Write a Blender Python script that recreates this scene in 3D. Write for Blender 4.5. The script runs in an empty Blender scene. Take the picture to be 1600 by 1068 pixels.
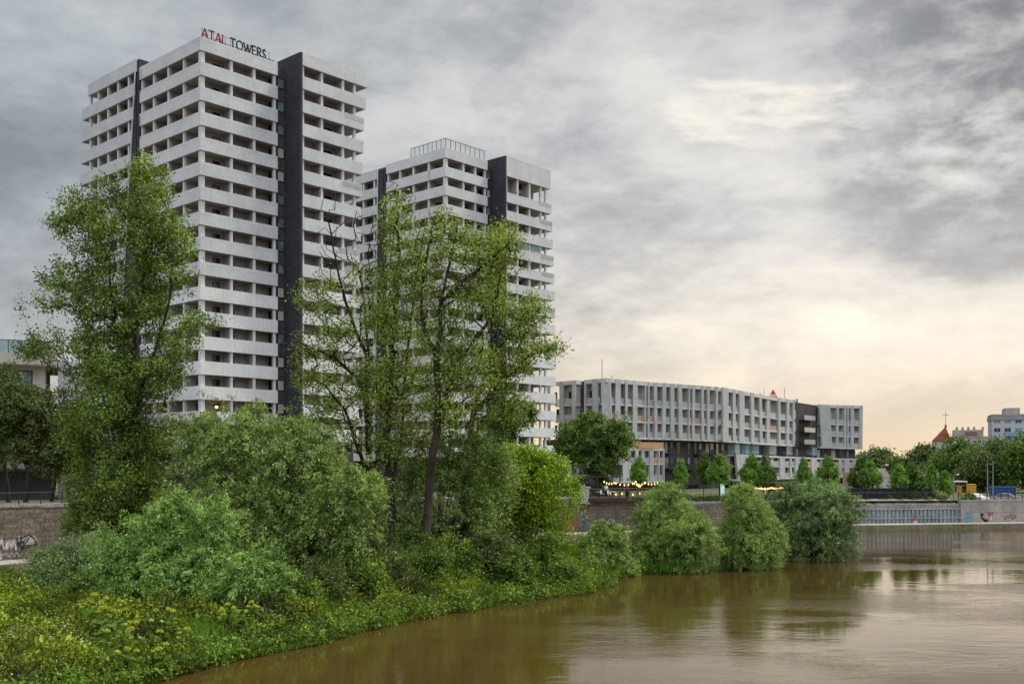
import bpy, math, random
import numpy as np
from mathutils import Vector, noise as mnoise

R = math.radians
rng = np.random.default_rng(7)
random.seed(7)
scene = bpy.context.scene
COL = scene.collection
CAMZ = 9.0
F = 1600.0
HOR = 725.0


def P(px, py, D):
    return Vector(((px - 800) / F * D, D, CAMZ + (HOR - py) / F * D))


def PZ(px, D, z):
    return Vector(((px - 800) / F * D, D, z))


# ------------------------------------------------------------------ materials
MATS = {}


def nd(nt, typ, **kw):
    n = nt.nodes.new(typ)
    for k, v in kw.items():
        if k.startswith('i_'):
            key = k[2:].replace('_', ' ')
            n.inputs[key].default_value = v
        else:
            setattr(n, k, v)
    return n


def ramp(nt, stops, interp='LINEAR'):
    n = nt.nodes.new('ShaderNodeValToRGB')
    cr = n.color_ramp
    cr.interpolation = interp
    while len(cr.elements) < len(stops):
        cr.elements.new(0.5)
    for e, (p, c) in zip(cr.elements, stops):
        e.position = p
        e.color = (c[0], c[1], c[2], 1) if len(c) == 3 else c
    return n


def newmat(name):
    m = bpy.data.materials.new(name)
    m.use_nodes = True
    nt = m.node_tree
    return m, nt, nt.nodes['Principled BSDF'], nt.nodes['Material Output']


def surf(name, c, rough=0.8, var=0.15, scale=1.5, fine=12.0, bump=0.0, metallic=0.0, streak=0.0, spec=0.3, c2=None):
    """painted / mineral surface: base colour broken up by two noises"""
    if name in MATS:
        return MATS[name]
    m, nt, b, out = newmat(name)
    tc = nd(nt, 'ShaderNodeTexCoord')
    n1 = nd(nt, 'ShaderNodeTexNoise', i_Scale=scale, i_Detail=6.0, i_Roughness=0.65)
    n2 = nd(nt, 'ShaderNodeTexNoise', i_Scale=fine, i_Detail=3.0)
    nt.links.new(tc.outputs['Object'], n1.inputs['Vector'])
    nt.links.new(tc.outputs['Object'], n2.inputs['Vector'])
    a = nd(nt, 'ShaderNodeMath', operation='ADD')
    nt.links.new(n1.outputs['Fac'], a.inputs[0])
    nt.links.new(n2.outputs['Fac'], a.inputs[1])
    h = a
    if streak:
        mp = nd(nt, 'ShaderNodeMapping')
        mp.inputs['Scale'].default_value = (1.3, 1.3, 0.12)
        n3 = nd(nt, 'ShaderNodeTexNoise', i_Scale=2.2, i_Detail=5.0)
        nt.links.new(tc.outputs['Object'], mp.inputs['Vector'])
        nt.links.new(mp.outputs['Vector'], n3.inputs['Vector'])
        mm = nd(nt, 'ShaderNodeMath', operation='MULTIPLY_ADD')
        mm.inputs[1].default_value = streak
        nt.links.new(n3.outputs['Fac'], mm.inputs[0])
        nt.links.new(a.outputs[0], mm.inputs[2])
        h = mm
    off = streak * 0.5
    d = c2 if c2 else tuple(x * (1 - var * 1.6) for x in c)
    r = ramp(nt, [(0.0, d), (1.0, tuple(min(1, x * (1 + var)) for x in c))])
    mr = nd(nt, 'ShaderNodeMapRange')
    mr.inputs['From Min'].default_value = 0.7 + off
    mr.inputs['From Max'].default_value = 1.3 + off
    nt.links.new(h.outputs[0], mr.inputs['Value'])
    nt.links.new(mr.outputs[0], r.inputs['Fac'])
    nt.links.new(r.outputs['Color'], b.inputs['Base Color'])
    b.inputs['Roughness'].default_value = rough
    b.inputs['Metallic'].default_value = metallic
    b.inputs['Specular IOR Level'].default_value = spec
    if bump:
        bp = nd(nt, 'ShaderNodeBump', i_Strength=bump, i_Distance=0.05)
        nt.links.new(n2.outputs['Fac'], bp.inputs['Height'])
        nt.links.new(bp.outputs['Normal'], b.inputs['Normal'])
    MATS[name] = m
    return m


def brickmat(name, c1, c2, mortar, bw, bh, ms=0.02, rough=0.85, var=0.35, axis='wall', dirt=0.4):
    """bricks / panels / stone courses in metres, mapped along the wall and up"""
    m, nt, b, out = newmat(name)
    tc = nd(nt, 'ShaderNodeTexCoord')
    sp = nd(nt, 'ShaderNodeSeparateXYZ')
    nt.links.new(tc.outputs['Object'], sp.inputs[0])
    ad = nd(nt, 'ShaderNodeMath', operation='ADD')
    m1 = nd(nt, 'ShaderNodeMath', operation='MULTIPLY')
    m2 = nd(nt, 'ShaderNodeMath', operation='MULTIPLY')
    m1.inputs[1].default_value = 0.72
    m2.inputs[1].default_value = 0.71
    nt.links.new(sp.outputs['X'], m1.inputs[0])
    nt.links.new(sp.outputs['Y'], m2.inputs[0])
    nt.links.new(m1.outputs[0], ad.inputs[0])
    nt.links.new(m2.outputs[0], ad.inputs[1])
    if axis == 'other':
        m2.inputs[1].default_value = -0.71
    cb = nd(nt, 'ShaderNodeCombineXYZ')
    nt.links.new(ad.outputs[0], cb.inputs['X'])
    nt.links.new(sp.outputs['Z'], cb.inputs['Y'])
    br = nd(nt, 'ShaderNodeTexBrick')
    br.inputs['Scale'].default_value = 1.0
    br.inputs['Brick Width'].default_value = bw
    br.inputs['Row Height'].default_value = bh
    br.inputs['Mortar Size'].default_value = ms
    br.inputs['Color1'].default_value = (*c1, 1)
    br.inputs['Color2'].default_value = (*c2, 1)
    br.inputs['Mortar'].default_value = (*mortar, 1)
    nt.links.new(cb.outputs[0], br.inputs['Vector'])
    n1 = nd(nt, 'ShaderNodeTexNoise', i_Scale=0.35, i_Detail=8.0, i_Roughness=0.7)
    nt.links.new(tc.outputs['Object'], n1.inputs['Vector'])
    r = ramp(nt, [(0.3, (1 - dirt,) * 3), (0.7, (1.12,) * 3)])
    nt.links.new(n1.outputs['Fac'], r.inputs['Fac'])
    n2 = nd(nt, 'ShaderNodeTexNoise', i_Scale=5.0, i_Detail=4.0)
    nt.links.new(tc.outputs['Object'], n2.inputs['Vector'])
    r2 = ramp(nt, [(0.3, (1 - var,) * 3), (0.7, (1 + var * 0.6,) * 3)])
    nt.links.new(n2.outputs['Fac'], r2.inputs['Fac'])
    x = nd(nt, 'ShaderNodeMix', data_type='RGBA', blend_type='MULTIPLY')
    x.inputs['Factor'].default_value = 1
    y = nd(nt, 'ShaderNodeMix', data_type='RGBA', blend_type='MULTIPLY')
    y.inputs['Factor'].default_value = 1
    nt.links.new(br.outputs['Color'], x.inputs[6])
    nt.links.new(r.outputs['Color'], x.inputs[7])
    nt.links.new(x.outputs[2], y.inputs[6])
    nt.links.new(r2.outputs['Color'], y.inputs[7])
    nt.links.new(y.outputs[2], b.inputs['Base Color'])
    b.inputs['Roughness'].default_value = rough
    b.inputs['Specular IOR Level'].default_value = 0.25
    bp = nd(nt, 'ShaderNodeBump', i_Strength=0.4, i_Distance=0.03)
    nt.links.new(br.outputs['Fac'], bp.inputs['Height'])
    bp.invert = True
    nt.links.new(bp.outputs['Normal'], b.inputs['Normal'])
    MATS[name] = m
    return m


def leafmat(name, cols, trans=0.35, clump=0.55, scale=0.5, tcol=None):
    """leaf colours vary from leaf to leaf and from clump to clump"""
    m, nt, b, out = newmat(name)
    nt.nodes.remove(b)
    g = nd(nt, 'ShaderNodeNewGeometry')
    cols = [tuple(min(0.8, x * 1.75) for x in c) for c in cols]
    k = len(cols)
    r = ramp(nt, [(i / max(1, k - 1), c) for i, c in enumerate(cols)])
    nt.links.new(g.outputs['Random Per Island'], r.inputs['Fac'])
    tc = nd(nt, 'ShaderNodeTexCoord')
    n1 = nd(nt, 'ShaderNodeTexNoise', i_Scale=scale, i_Detail=4.0, i_Roughness=0.6)
    nt.links.new(tc.outputs['Object'], n1.inputs['Vector'])
    r2 = ramp(nt, [(0.32, (1 - clump,) * 3), (0.68, (1 + clump * 0.9, 1 + clump * 0.8, 1 + clump * 0.5))])
    nt.links.new(n1.outputs['Fac'], r2.inputs['Fac'])
    x = nd(nt, 'ShaderNodeMix', data_type='RGBA', blend_type='MULTIPLY')
    x.inputs['Factor'].default_value = 1
    nt.links.new(r.outputs['Color'], x.inputs[6])
    nt.links.new(r2.outputs['Color'], x.inputs[7])
    df = nd(nt, 'ShaderNodeBsdfPrincipled')
    df.inputs['Roughness'].default_value = 0.55
    df.inputs['Specular IOR Level'].default_value = 0.25
    tr = nd(nt, 'ShaderNodeBsdfTranslucent')
    nt.links.new(x.outputs[2], df.inputs['Base Color'])
    y = nd(nt, 'ShaderNodeMix', data_type='RGBA', blend_type='MULTIPLY')
    y.inputs['Factor'].default_value = 1
    y.inputs[7].default_value = (*(tcol or (1.5, 1.5, 0.6)), 1)
    nt.links.new(x.outputs[2], y.inputs[6])
    nt.links.new(y.outputs[2], tr.inputs['Color'])
    mx = nd(nt, 'ShaderNodeMixShader')
    mx.inputs[0].default_value = trans * 0.75
    nt.links.new(df.outputs[0], mx.inputs[1])
    nt.links.new(tr.outputs[0], mx.inputs[2])
    nt.links.new(mx.outputs[0], out.inputs['Surface'])
    MATS[name] = m
    return m


def glassmat(name, tint=(0.55, 0.65, 0.66), alpha=0.55, rough=0.05):
    """thin glass: part clear, part reflecting"""
    m, nt, b, out = newmat(name)
    b.inputs['Base Color'].default_value = (*tint, 1)
    b.inputs['Roughness'].default_value = rough
    b.inputs['IOR'].default_value = 1.5
    n1 = nd(nt, 'ShaderNodeTexNoise', i_Scale=1.3, i_Detail=2.0)
    r = ramp(nt, [(0.3, (alpha * 0.75,) * 3), (0.7, (min(1, alpha * 1.25),) * 3)])
    tc = nd(nt, 'ShaderNodeTexCoord')
    nt.links.new(tc.outputs['Object'], n1.inputs['Vector'])
    nt.links.new(n1.outputs['Fac'], r.inputs['Fac'])
    t = nd(nt, 'ShaderNodeBsdfTransparent')
    mx = nd(nt, 'ShaderNodeMixShader')
    nt.links.new(r.outputs['Color'], mx.inputs[0])
    nt.links.new(t.outputs[0], mx.inputs[1])
    nt.links.new(b.outputs[0], mx.inputs[2])
    nt.links.new(mx.outputs[0], out.inputs['Surface'])
    MATS[name] = m
    return m


def emitmat(name, c, s):
    m, nt, b, out = newmat(name)
    b.inputs['Base Color'].default_value = (*c, 1)
    b.inputs['Emission Color'].default_value = (*c, 1)
    b.inputs['Emission Strength'].default_value = s
    MATS[name] = m
    return m


panel = brickmat('pale_concrete_panel', (0.655, 0.67, 0.695), (0.70, 0.715, 0.735), (0.50, 0.51, 0.53), 2.4, 3.02, 0.02, var=0.13, dirt=0.13)
panel_low = surf('white_panel', (0.80, 0.805, 0.82), 0.85, 0.12, 0.4, 5.0, 0.3, streak=0.35)
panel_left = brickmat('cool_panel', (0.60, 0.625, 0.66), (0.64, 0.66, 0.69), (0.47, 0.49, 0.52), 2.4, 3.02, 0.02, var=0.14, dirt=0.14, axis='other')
post_m = surf('white_post', (0.70, 0.71, 0.72), 0.8, 0.1, 0.6)
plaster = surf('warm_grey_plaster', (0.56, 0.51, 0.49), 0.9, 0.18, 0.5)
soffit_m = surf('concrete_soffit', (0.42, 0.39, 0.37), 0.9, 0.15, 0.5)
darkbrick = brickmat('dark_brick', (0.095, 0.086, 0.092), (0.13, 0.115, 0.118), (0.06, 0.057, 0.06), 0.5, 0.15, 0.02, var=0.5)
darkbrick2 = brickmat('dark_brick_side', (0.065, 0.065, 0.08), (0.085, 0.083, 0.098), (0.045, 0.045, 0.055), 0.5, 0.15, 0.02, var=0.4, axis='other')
frame_m = surf('dark_window_frame', (0.035, 0.036, 0.04), 0.5, 0.1)
wglass = surf('dark_window_glass', (0.03, 0.035, 0.04), 0.06, 0.3, 0.9, 2.0, spec=0.7)
bglass = surf('sky_window_glass', (0.16, 0.22, 0.25), 0.05, 0.4, 0.5, 1.0, spec=0.9)
curtain = surf('window_curtain', (0.5, 0.46, 0.42), 0.9, 0.2)
metal_d = surf('dark_metal', (0.03, 0.032, 0.035), 0.5, 0.15, spec=0.4)
metal_g = surf('grey_metal', (0.28, 0.29, 0.30), 0.5, 0.15, metallic=0.3)
clear_glass = glassmat('balustrade_glass', (0.62, 0.68, 0.68), 0.5)
teal_glass = glassmat('teal_glass', (0.30, 0.45, 0.47), 0.6)
red_paint = surf('red_sign_paint', (0.30, 0.02, 0.035), 0.5, 0.1)
black_paint = surf('black_sign_paint', (0.02, 0.022, 0.03), 0.5, 0.1)
white_paint = surf('white_paint', (0.75, 0.75, 0.74), 0.6, 0.08)
roof_m = surf('roof_gravel', (0.25, 0.25, 0.25), 0.95, 0.2)
fin_m = surf('grey_fin_panel', (0.50, 0.515, 0.535), 0.8, 0.16, 0.4, 4.0, 0.3, streak=0.5)
slab_m = surf('slab_edge', (0.66, 0.65, 0.63), 0.85, 0.15, 0.8, streak=0.4)
innerwall = surf('balcony_back_wall', (0.62, 0.58, 0.545), 0.9, 0.2, 0.4)
orange_lit_pl = surf('orange_lit_terrace_panel', (0.62, 0.36, 0.19), 0.8, 0.15, 0.4)  # orange light on the terrace parapet, painted into its base colour
tan_screen = surf('tan_balcony_screen', (0.55, 0.42, 0.32), 0.8, 0.2, 0.7)
pink_screen = surf('pink_balcony_screen', (0.58, 0.36, 0.27), 0.8, 0.2, 0.7)
cream_screen = surf('cream_balcony_screen', (0.60, 0.56, 0.42), 0.8, 0.2, 0.7)
bark = surf('poplar_bark', (0.055, 0.042, 0.032), 0.95, 0.5, 0.8, 9.0, 0.8)
bark_d = surf('dark_bark', (0.05, 0.04, 0.03), 0.95, 0.45, 1.0, 9.0, 0.8)
twig_m = surf('dry_twig', (0.12, 0.085, 0.065), 0.95, 0.3, 1.0)
stone_wall = brickmat('stone_embankment', (0.22, 0.185, 0.145), (0.31, 0.265, 0.215), (0.17, 0.15, 0.125), 1.1, 0.42, 0.03, var=0.5, dirt=0.45)
conc = surf('weathered_concrete', (0.33, 0.31, 0.28), 0.9, 0.3, 0.3, 4.0, 0.4, streak=0.8)
conc_l = brickmat('light_concrete', (0.40, 0.375, 0.345), (0.45, 0.425, 0.39), (0.25, 0.235, 0.215), 3.4, 2.1, 0.03, var=0.22, dirt=0.35)
moss_conc = surf('mossy_ledge', (0.25, 0.23, 0.17), 0.95, 0.35, 0.4, 4.0, 0.5, c2=(0.09, 0.09, 0.04))
steel_pile = surf('sheet_pile_steel', (0.34, 0.37, 0.40), 0.6, 0.25, 0.3, 3.0, 0.2, streak=0.9, metallic=0.2)

# ------------------------------------------------------------------ mesh helpers


class MB:
    def __init__(s):
        s.v = []
        s.f = []
        s.m = []

    def face(s, pts, mi=0):
        i = len(s.v)
        s.v += [tuple(p) for p in pts]
        s.f.append(tuple(range(i, i + len(pts))))
        s.m.append(mi)

    def hexa(s, p, mi=0):
        """p: 4 bottom points (ccw from above) then 4 top points"""
        i = len(s.v)
        s.v += [tuple(q) for q in p]
        for f in ((3, 2, 1, 0), (4, 5, 6, 7), (0, 1, 5, 4), (1, 2, 6, 5), (2, 3, 7, 6), (3, 0, 4, 7)):
            s.f.append(tuple(i + k for k in f))
            s.m.append(mi)

    def box(s, fr, u0, u1, v0, v1, z0, z1, mi=0):
        q = [(u0, v0), (u1, v0), (u1, v1), (u0, v1)]
        s.hexa([fr(u, v, z0) for u, v in q] + [fr(u, v, z1) for u, v in q], mi)

    def prism(s, poly, z0, z1, mi=0):
        n = len(poly)
        i = len(s.v)
        s.v += [(p[0], p[1], z0) for p in poly] + [(p[0], p[1], z1) for p in poly]
        s.f.append(tuple(i + k for k in reversed(range(n))))
        s.f.append(tuple(i + n + k for k in range(n)))
        for k in range(n):
            j = (k + 1) % n
            s.f.append((i + k, i + j, i + n + j, i + n + k))
        s.m += [mi] * (n + 2)

    def strip(s, path, thick, z0, z1, mi=0, dz=None):
        """wall along a plan path; thickness goes to the left of the walking direction"""
        n = len(path)
        pts = [Vector((p[0], p[1])) for p in path]
        inn = []
        for k in range(n):
            a = (pts[k] - pts[k - 1]).normalized() if k > 0 else None
            b = (pts[k + 1] - pts[k]).normalized() if k < n - 1 else None
            if a is None:
                t = Vector((-b.y, b.x)) * thick
            elif b is None:
                t = Vector((-a.y, a.x)) * thick
            else:
                na = Vector((-a.y, a.x))
                nb = Vector((-b.y, b.x))
                h = (na + nb)
                t = h * (thick / max(0.3, (1 + na.dot(nb))))
            inn.append(pts[k] + t)
        lo = z0 if isinstance(z0, (list, tuple)) else [z0] * n
        hi = z1 if isinstance(z1, (list, tuple)) else [z1] * n
        i = len(s.v)
        for k in range(n):
            s.v += [(pts[k].x, pts[k].y, lo[k]), (pts[k].x, pts[k].y, hi[k]), (inn[k].x, inn[k].y, hi[k]), (inn[k].x, inn[k].y, lo[k])]
        for k in range(n - 1):
            a = i + 4 * k
            b = a + 4
            for q in range(4):
                r = (q + 1) % 4
                s.f.append((a + q, b + q, b + r, a + r))
                s.m.append(mi)
        s.f.append((i, i + 1, i + 2, i + 3))
        e = i + 4 * (n - 1)
        s.f.append((e + 3, e + 2, e + 1, e))
        s.m += [mi, mi]

    def tube(s, pts, rad, sides=6, mi=0, cap=True):
        pts = [Vector(p) for p in pts]
        n = len(pts)
        if not isinstance(rad, (list, tuple)):
            rad = [rad] * n
        i0 = len(s.v)
        ref = Vector((0.31, 0.9, 0.17))
        for k in range(n):
            d = (pts[min(k + 1, n - 1)] - pts[max(k - 1, 0)])
            if d.length < 1e-6:
                d = Vector((0, 0, 1))
            d.normalize()
            a = d.cross(ref)
            if a.length < 0.05:
                a = d.cross(Vector((1, 0, 0)))
            a.normalize()
            b = d.cross(a)
            for q in range(sides):
                t = 2 * math.pi * q / sides
                s.v.append(tuple(pts[k] + (a * math.cos(t) + b * math.sin(t)) * rad[k]))
        for k in range(n - 1):
            for q in range(sides):
                r = (q + 1) % sides
                a = i0 + k * sides
                s.f.append((a + q, a + r, a + sides + r, a + sides + q))
                s.m.append(mi)
        if cap:
            s.f.append(tuple(i0 + q for q in reversed(range(sides))))
            s.f.append(tuple(i0 + (n - 1) * sides + q for q in range(sides)))
            s.m += [mi, mi]

    def build(s, name, mats, parent=None, smooth=False):
        me = bpy.data.meshes.new(name)
        me.from_pydata(s.v, [], s.f)
        if not isinstance(mats, (list, tuple)):
            mats = [mats]
        for m in mats:
            me.materials.append(m)
        if len(mats) > 1:
            me.polygons.foreach_set('material_index', s.m)
        if smooth:
            me.polygons.foreach_set('use_smooth', [True] * len(s.f))
        me.update()
        return link(name, me, parent)


def link(name, me, parent=None):
    o = bpy.data.objects.new(name, me)
    COL.objects.link(o)
    if parent:
        o.parent = parent
        o.matrix_parent_inverse = parent.matrix_basis.inverted()
    return o


def tag(o, label=None, cat=None, group=None, kind=None):
    for k, v in (('label', label), ('category', cat), ('group', group), ('kind', kind)):
        if v:
            o[k] = v
    return o


def empty(name, loc, label, cat, group=None, rz=0):
    o = bpy.data.objects.new(name, None)
    o.empty_display_size = 0.5
    o.location = loc
    o.rotation_euler = (0, 0, rz)
    COL.objects.link(o)
    return tag(o, label, cat, group)


def dup(root, loc, rz, scl, label, group=None):
    def cp(o, par):
        c = o.copy()
        COL.objects.link(c)
        if par:
            c.parent = par
        for ch in [x for x in bpy.data.objects if x.parent == o]:
            cp(ch, c)
        return c
    r = cp(root, None)
    r.location = loc
    r.rotation_euler = (0, 0, rz)
    r.scale = scl if isinstance(scl, tuple) else (scl,) * 3
    r['label'] = label
    if group:
        r['group'] = group
    return r


def leafmesh(name, C, Dv, L, W, mat, parent=None, blade=False, nb=None):
    """N separate leaf faces: centres C, long axes Dv, lengths L, widths W"""
    N = len(C)
    n = rng.normal(size=(N, 3))
    if nb is None:
        n[:, 2] += 0.7
    else:
        n = n * 0.55 + nb / (np.linalg.norm(nb, axis=1, keepdims=True) + 1e-9) * 1.25
    Dv = Dv / (np.linalg.norm(Dv, axis=1, keepdims=True) + 1e-9)
    s = np.cross(Dv, n)
    s /= (np.linalg.norm(s, axis=1, keepdims=True) + 1e-9)
    L = np.broadcast_to(np.asarray(L, float), (N,))[:, None]
    W = np.broadcast_to(np.asarray(W, float), (N,))[:, None]
    V = np.empty((N, 4, 3))
    V[:, 0] = C - Dv * L / 2
    V[:, 1] = C + s * W / 2 - Dv * L * (0.2 if blade else 0.05)
    V[:, 2] = C + Dv * L / 2
    V[:, 3] = C - s * W / 2 - Dv * L * (0.2 if blade else 0.05)
    me = bpy.data.meshes.new(name)
    me.vertices.add(4 * N)
    me.vertices.foreach_set('co', V.reshape(-1).astype(np.float32))
    me.loops.add(4 * N)
    me.loops.foreach_set('vertex_index', np.arange(4 * N, dtype=np.int32))
    me.polygons.add(N)
    me.polygons.foreach_set('loop_start', np.arange(0, 4 * N, 4, dtype=np.int32))
    me.update(calc_edges=True)
    me.materials.append(mat)
    return link(name, me, parent)


# ------------------------------------------------------------------ camera, world, sun
cam = bpy.data.cameras.new('camera')
co = bpy.data.objects.new('camera', cam)
COL.objects.link(co)
co.location = (0, 0, CAMZ)
co.rotation_euler = (R(90), 0, 0)
cam.lens = 36.0
cam.sensor_width = 36.0
cam.shift_y = (HOR - 534) / 1600.0
cam.clip_end = 20000
cam.clip_start = 0.5
scene.camera = co
scene.view_settings.view_transform = 'Standard'
scene.view_settings.look = 'None'
scene.view_settings.exposure = 0
scene.cycles.max_bounces = 6
scene.cycles.transparent_max_bounces = 12
scene.cycles.diffuse_bounces = 3
scene.cycles.glossy_bounces = 3
scene.cycles.caustics_reflective = False
scene.cycles.caustics_refractive = False

SUN_AZ = R(62)      # to the right of straight ahead
SUN_EL = R(58)
world = bpy.data.worlds.new('World')
scene.world = world
world.use_nodes = True
wt = world.node_tree
bg = wt.nodes['Background']
wout = wt.nodes['World Output']
sky = nd(wt, 'ShaderNodeTexSky', sky_type='NISHITA')
sky.sun_disc = False
sky.sun_elevation = SUN_EL
sky.sun_rotation = SUN_AZ
wt.links.new(sky.outputs[0], bg.inputs['Color'])
bg.inputs['Strength'].default_value = 0.08


def wmath(op, a, b=None, c=None, clamp=False):
    n = nd(wt, 'ShaderNodeMath', operation=op, use_clamp=clamp)
    for k, x in enumerate((a, b, c)):
        if x is None:
            continue
        if isinstance(x, (int, float)):
            n.inputs[k].default_value = x
        else:
            wt.links.new(x, n.inputs[k])
    return n.outputs[0]


def wmap(v, a, b, c, d, smooth=True):
    n = nd(wt, 'ShaderNodeMapRange', interpolation_type='SMOOTHSTEP' if smooth else 'LINEAR')
    wt.links.new(v, n.inputs['Value'])
    for k, x in zip(('From Min', 'From Max', 'To Min', 'To Max'), (a, b, c, d)):
        n.inputs[k].default_value = x
    return n.outputs[0]


def wmix(f, a, b, blend='MIX'):
    n = nd(wt, 'ShaderNodeMix', data_type='RGBA', blend_type=blend)
    for k, x in ((0, f), (6, a), (7, b)):
        if isinstance(x, (int, float)):
            n.inputs[k].default_value = x
        elif isinstance(x, tuple):
            n.inputs[k].default_value = (*x, 1)
        else:
            wt.links.new(x, n.inputs[k])
    return n.outputs[2]


tc = nd(wt, 'ShaderNodeTexCoord')
sp = nd(wt, 'ShaderNodeSeparateXYZ')
wt.links.new(tc.outputs['Generated'], sp.inputs[0])
X, Y, Z = sp.outputs
zc = wmath('MAXIMUM', Z, 0.0)
# the cloud deck: directions projected on a plane overhead, so that clouds flatten towards the horizon
den = wmath('ADD', zc, 0.20)
cu = wmath('DIVIDE', X, den)
cv = wmath('DIVIDE', Y, den)
cxy = nd(wt, 'ShaderNodeCombineXYZ')
wt.links.new(cu, cxy.inputs[0])
wt.links.new(cv, cxy.inputs[1])


def wnoise(scale, detail, rough, loc, sx=1.0, sy=1.0, dist=0.0):
    mp = nd(wt, 'ShaderNodeMapping')
    mp.inputs['Location'].default_value = loc
    mp.inputs['Scale'].default_value = (sx, sy, 1)
    mp.inputs['Rotation'].default_value = (0, 0, R(28))
    wt.links.new(cxy.outputs[0], mp.inputs['Vector'])
    n = nd(wt, 'ShaderNodeTexNoise', i_Scale=scale, i_Detail=detail, i_Roughness=rough, i_Distortion=dist)
    wt.links.new(mp.outputs['Vector'], n.inputs['Vector'])
    return n.outputs['Fac']


big = wnoise(0.9, 4, 0.5, (3.1, 1.7, 0), 1.0, 0.8)


def dnoise(scale, detail, rough, loc, dist=0.0):
    mp = nd(wt, 'ShaderNodeMapping')
    mp.inputs['Location'].default_value = loc
    mp.inputs['Rotation'].default_value = (0, R(-14), 0)
    mp.inputs['Scale'].default_value = (1.0, 1.0, 2.3)
    wt.links.new(tc.outputs['Generated'], mp.inputs['Vector'])
    n = nd(wt, 'ShaderNodeTexNoise', i_Scale=scale, i_Detail=detail, i_Roughness=rough, i_Distortion=dist)
    wt.links.new(mp.outputs['Vector'], n.inputs['Vector'])
    return n.outputs['Fac']


mid = dnoise(4.6, 9, 0.60, (2.1, 0.4, 1.3), 0.25)
fin = dnoise(13.0, 9, 0.62, (0.3, 2.2, 0.7), 0.2)
dens = wmath('ADD', wmath('MULTIPLY', big, 0.30), wmath('ADD', wmath('MULTIPLY', mid, 0.48), wmath('MULTIPLY', fin, 0.22)))
# base colour of the overcast by height
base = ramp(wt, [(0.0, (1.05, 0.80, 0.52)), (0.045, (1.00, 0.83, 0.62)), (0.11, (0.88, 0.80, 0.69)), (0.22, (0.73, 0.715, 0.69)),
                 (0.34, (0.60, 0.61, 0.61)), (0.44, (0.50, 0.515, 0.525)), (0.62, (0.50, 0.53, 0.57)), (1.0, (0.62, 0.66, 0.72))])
wt.links.new(zc, base.inputs['Fac'])
colr = base.outputs['Color']
# colder and darker to the left
leftf = wmap(X, -0.50, 0.10, 1.0, 0.0)
leftf = wmath('MULTIPLY', leftf, wmap(Y, -0.1, 0.5, 0.0, 1.0))
colr = wmix(wmath('MULTIPLY', leftf, 0.70), colr, (0.36, 0.415, 0.46))
# cloud shading
shade = ramp(wt, [(0.35, (1.45, 1.40, 1.33)), (0.455, (1.10, 1.09, 1.07)), (0.52, (0.84, 0.85, 0.87)), (0.61, (0.57, 0.59, 0.62))])
wt.links.new(dens, shade.inputs['Fac'])
amount = wmap(Z, 0.0, 0.16, 0.25, 1.0)
colr = wmix(amount, colr, wmix(1.0, colr, shade.outputs['Color'], 'MULTIPLY'))
# heavier cloud up to the right
rt = wmath('MULTIPLY', wmap(X, 0.22, 0.42, 0.0, 1.0), wmap(Z, 0.12, 0.30, 0.0, 1.0))
rt = wmath('MULTIPLY', rt, wmap(dens, 0.41, 0.52, 0.05, 1.0))
colr = wmix(wmath('MULTIPLY', rt, 0.85), colr, wmix(wmap(fin, 0.36, 0.62, 0.0, 1.0), (0.46, 0.44, 0.43), (0.20, 0.20, 0.21)))
# thin places where the low sun comes through
sd = Vector((math.sin(R(13.4)) * math.cos(R(17.6)), math.cos(R(13.4)) * math.cos(R(17.6)), math.sin(R(17.6))))
dp = nd(wt, 'ShaderNodeVectorMath', operation='DOT_PRODUCT')
wt.links.new(tc.outputs['Generated'], dp.inputs[0])
dp.inputs[1].default_value = sd
gl = wmap(dp.outputs['Value'], 0.90, 1.0, 0.0, 1.0)
# (a flat, broken patch rather than a disc)
gx_ = wmath('DIVIDE', wmath('SUBTRACT', wmath('DIVIDE', X, wmath('MAXIMUM', Y, 0.05)), 0.243), 0.105)
gz_ = wmath('DIVIDE', wmath('SUBTRACT', wmath('ADD', wmath('DIVIDE', Z, wmath('MAXIMUM', Y, 0.05)), wmath('MULTIPLY', gx_, -0.006)), 0.345), 0.034)
g2 = wmath('ADD', wmath('MULTIPLY', gx_, gx_), wmath('MULTIPLY', gz_, gz_))
g2 = wmath('ADD', g2, wmath('MULTIPLY', wmath('SUBTRACT', wnoise(7.0, 6, 0.6, (4.2, 3.3, 0), 1.0, 1.8, 0.4), 0.5), 5.0))
gl2 = wmath('MULTIPLY', wmap(g2, 1.3, -0.4, 0.0, 1.0), wmap(Y, 0.3, 0.5, 0.0, 1.0))
thin = wmap(dens, 0.44, 0.56, 1.0, 0.1)
colr = wmix(wmath('MULTIPLY', gl, wmath('MULTIPLY', thin, 0.12)), colr, (0.92, 0.88, 0.78))
colr = wmix(wmath('MULTIPLY', gl2, 0.85), colr, (1.05, 0.98, 0.86))
# unseen sky behind the camera: added fill light, bright high up, dim low down
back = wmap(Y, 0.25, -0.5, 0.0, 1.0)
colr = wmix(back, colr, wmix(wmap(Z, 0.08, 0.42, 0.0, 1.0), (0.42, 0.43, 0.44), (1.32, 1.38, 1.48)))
# below the horizon
colr = wmix(wmap(Z, -0.03, 0.0, 1.0, 0.0), colr, (0.12, 0.11, 0.09))
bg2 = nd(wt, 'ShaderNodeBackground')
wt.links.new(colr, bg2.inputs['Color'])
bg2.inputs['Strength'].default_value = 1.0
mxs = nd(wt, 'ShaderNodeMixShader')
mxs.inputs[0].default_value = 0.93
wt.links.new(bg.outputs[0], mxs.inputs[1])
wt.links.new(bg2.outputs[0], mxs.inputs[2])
wt.links.new(mxs.outputs[0], wout.inputs['Surface'])

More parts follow.
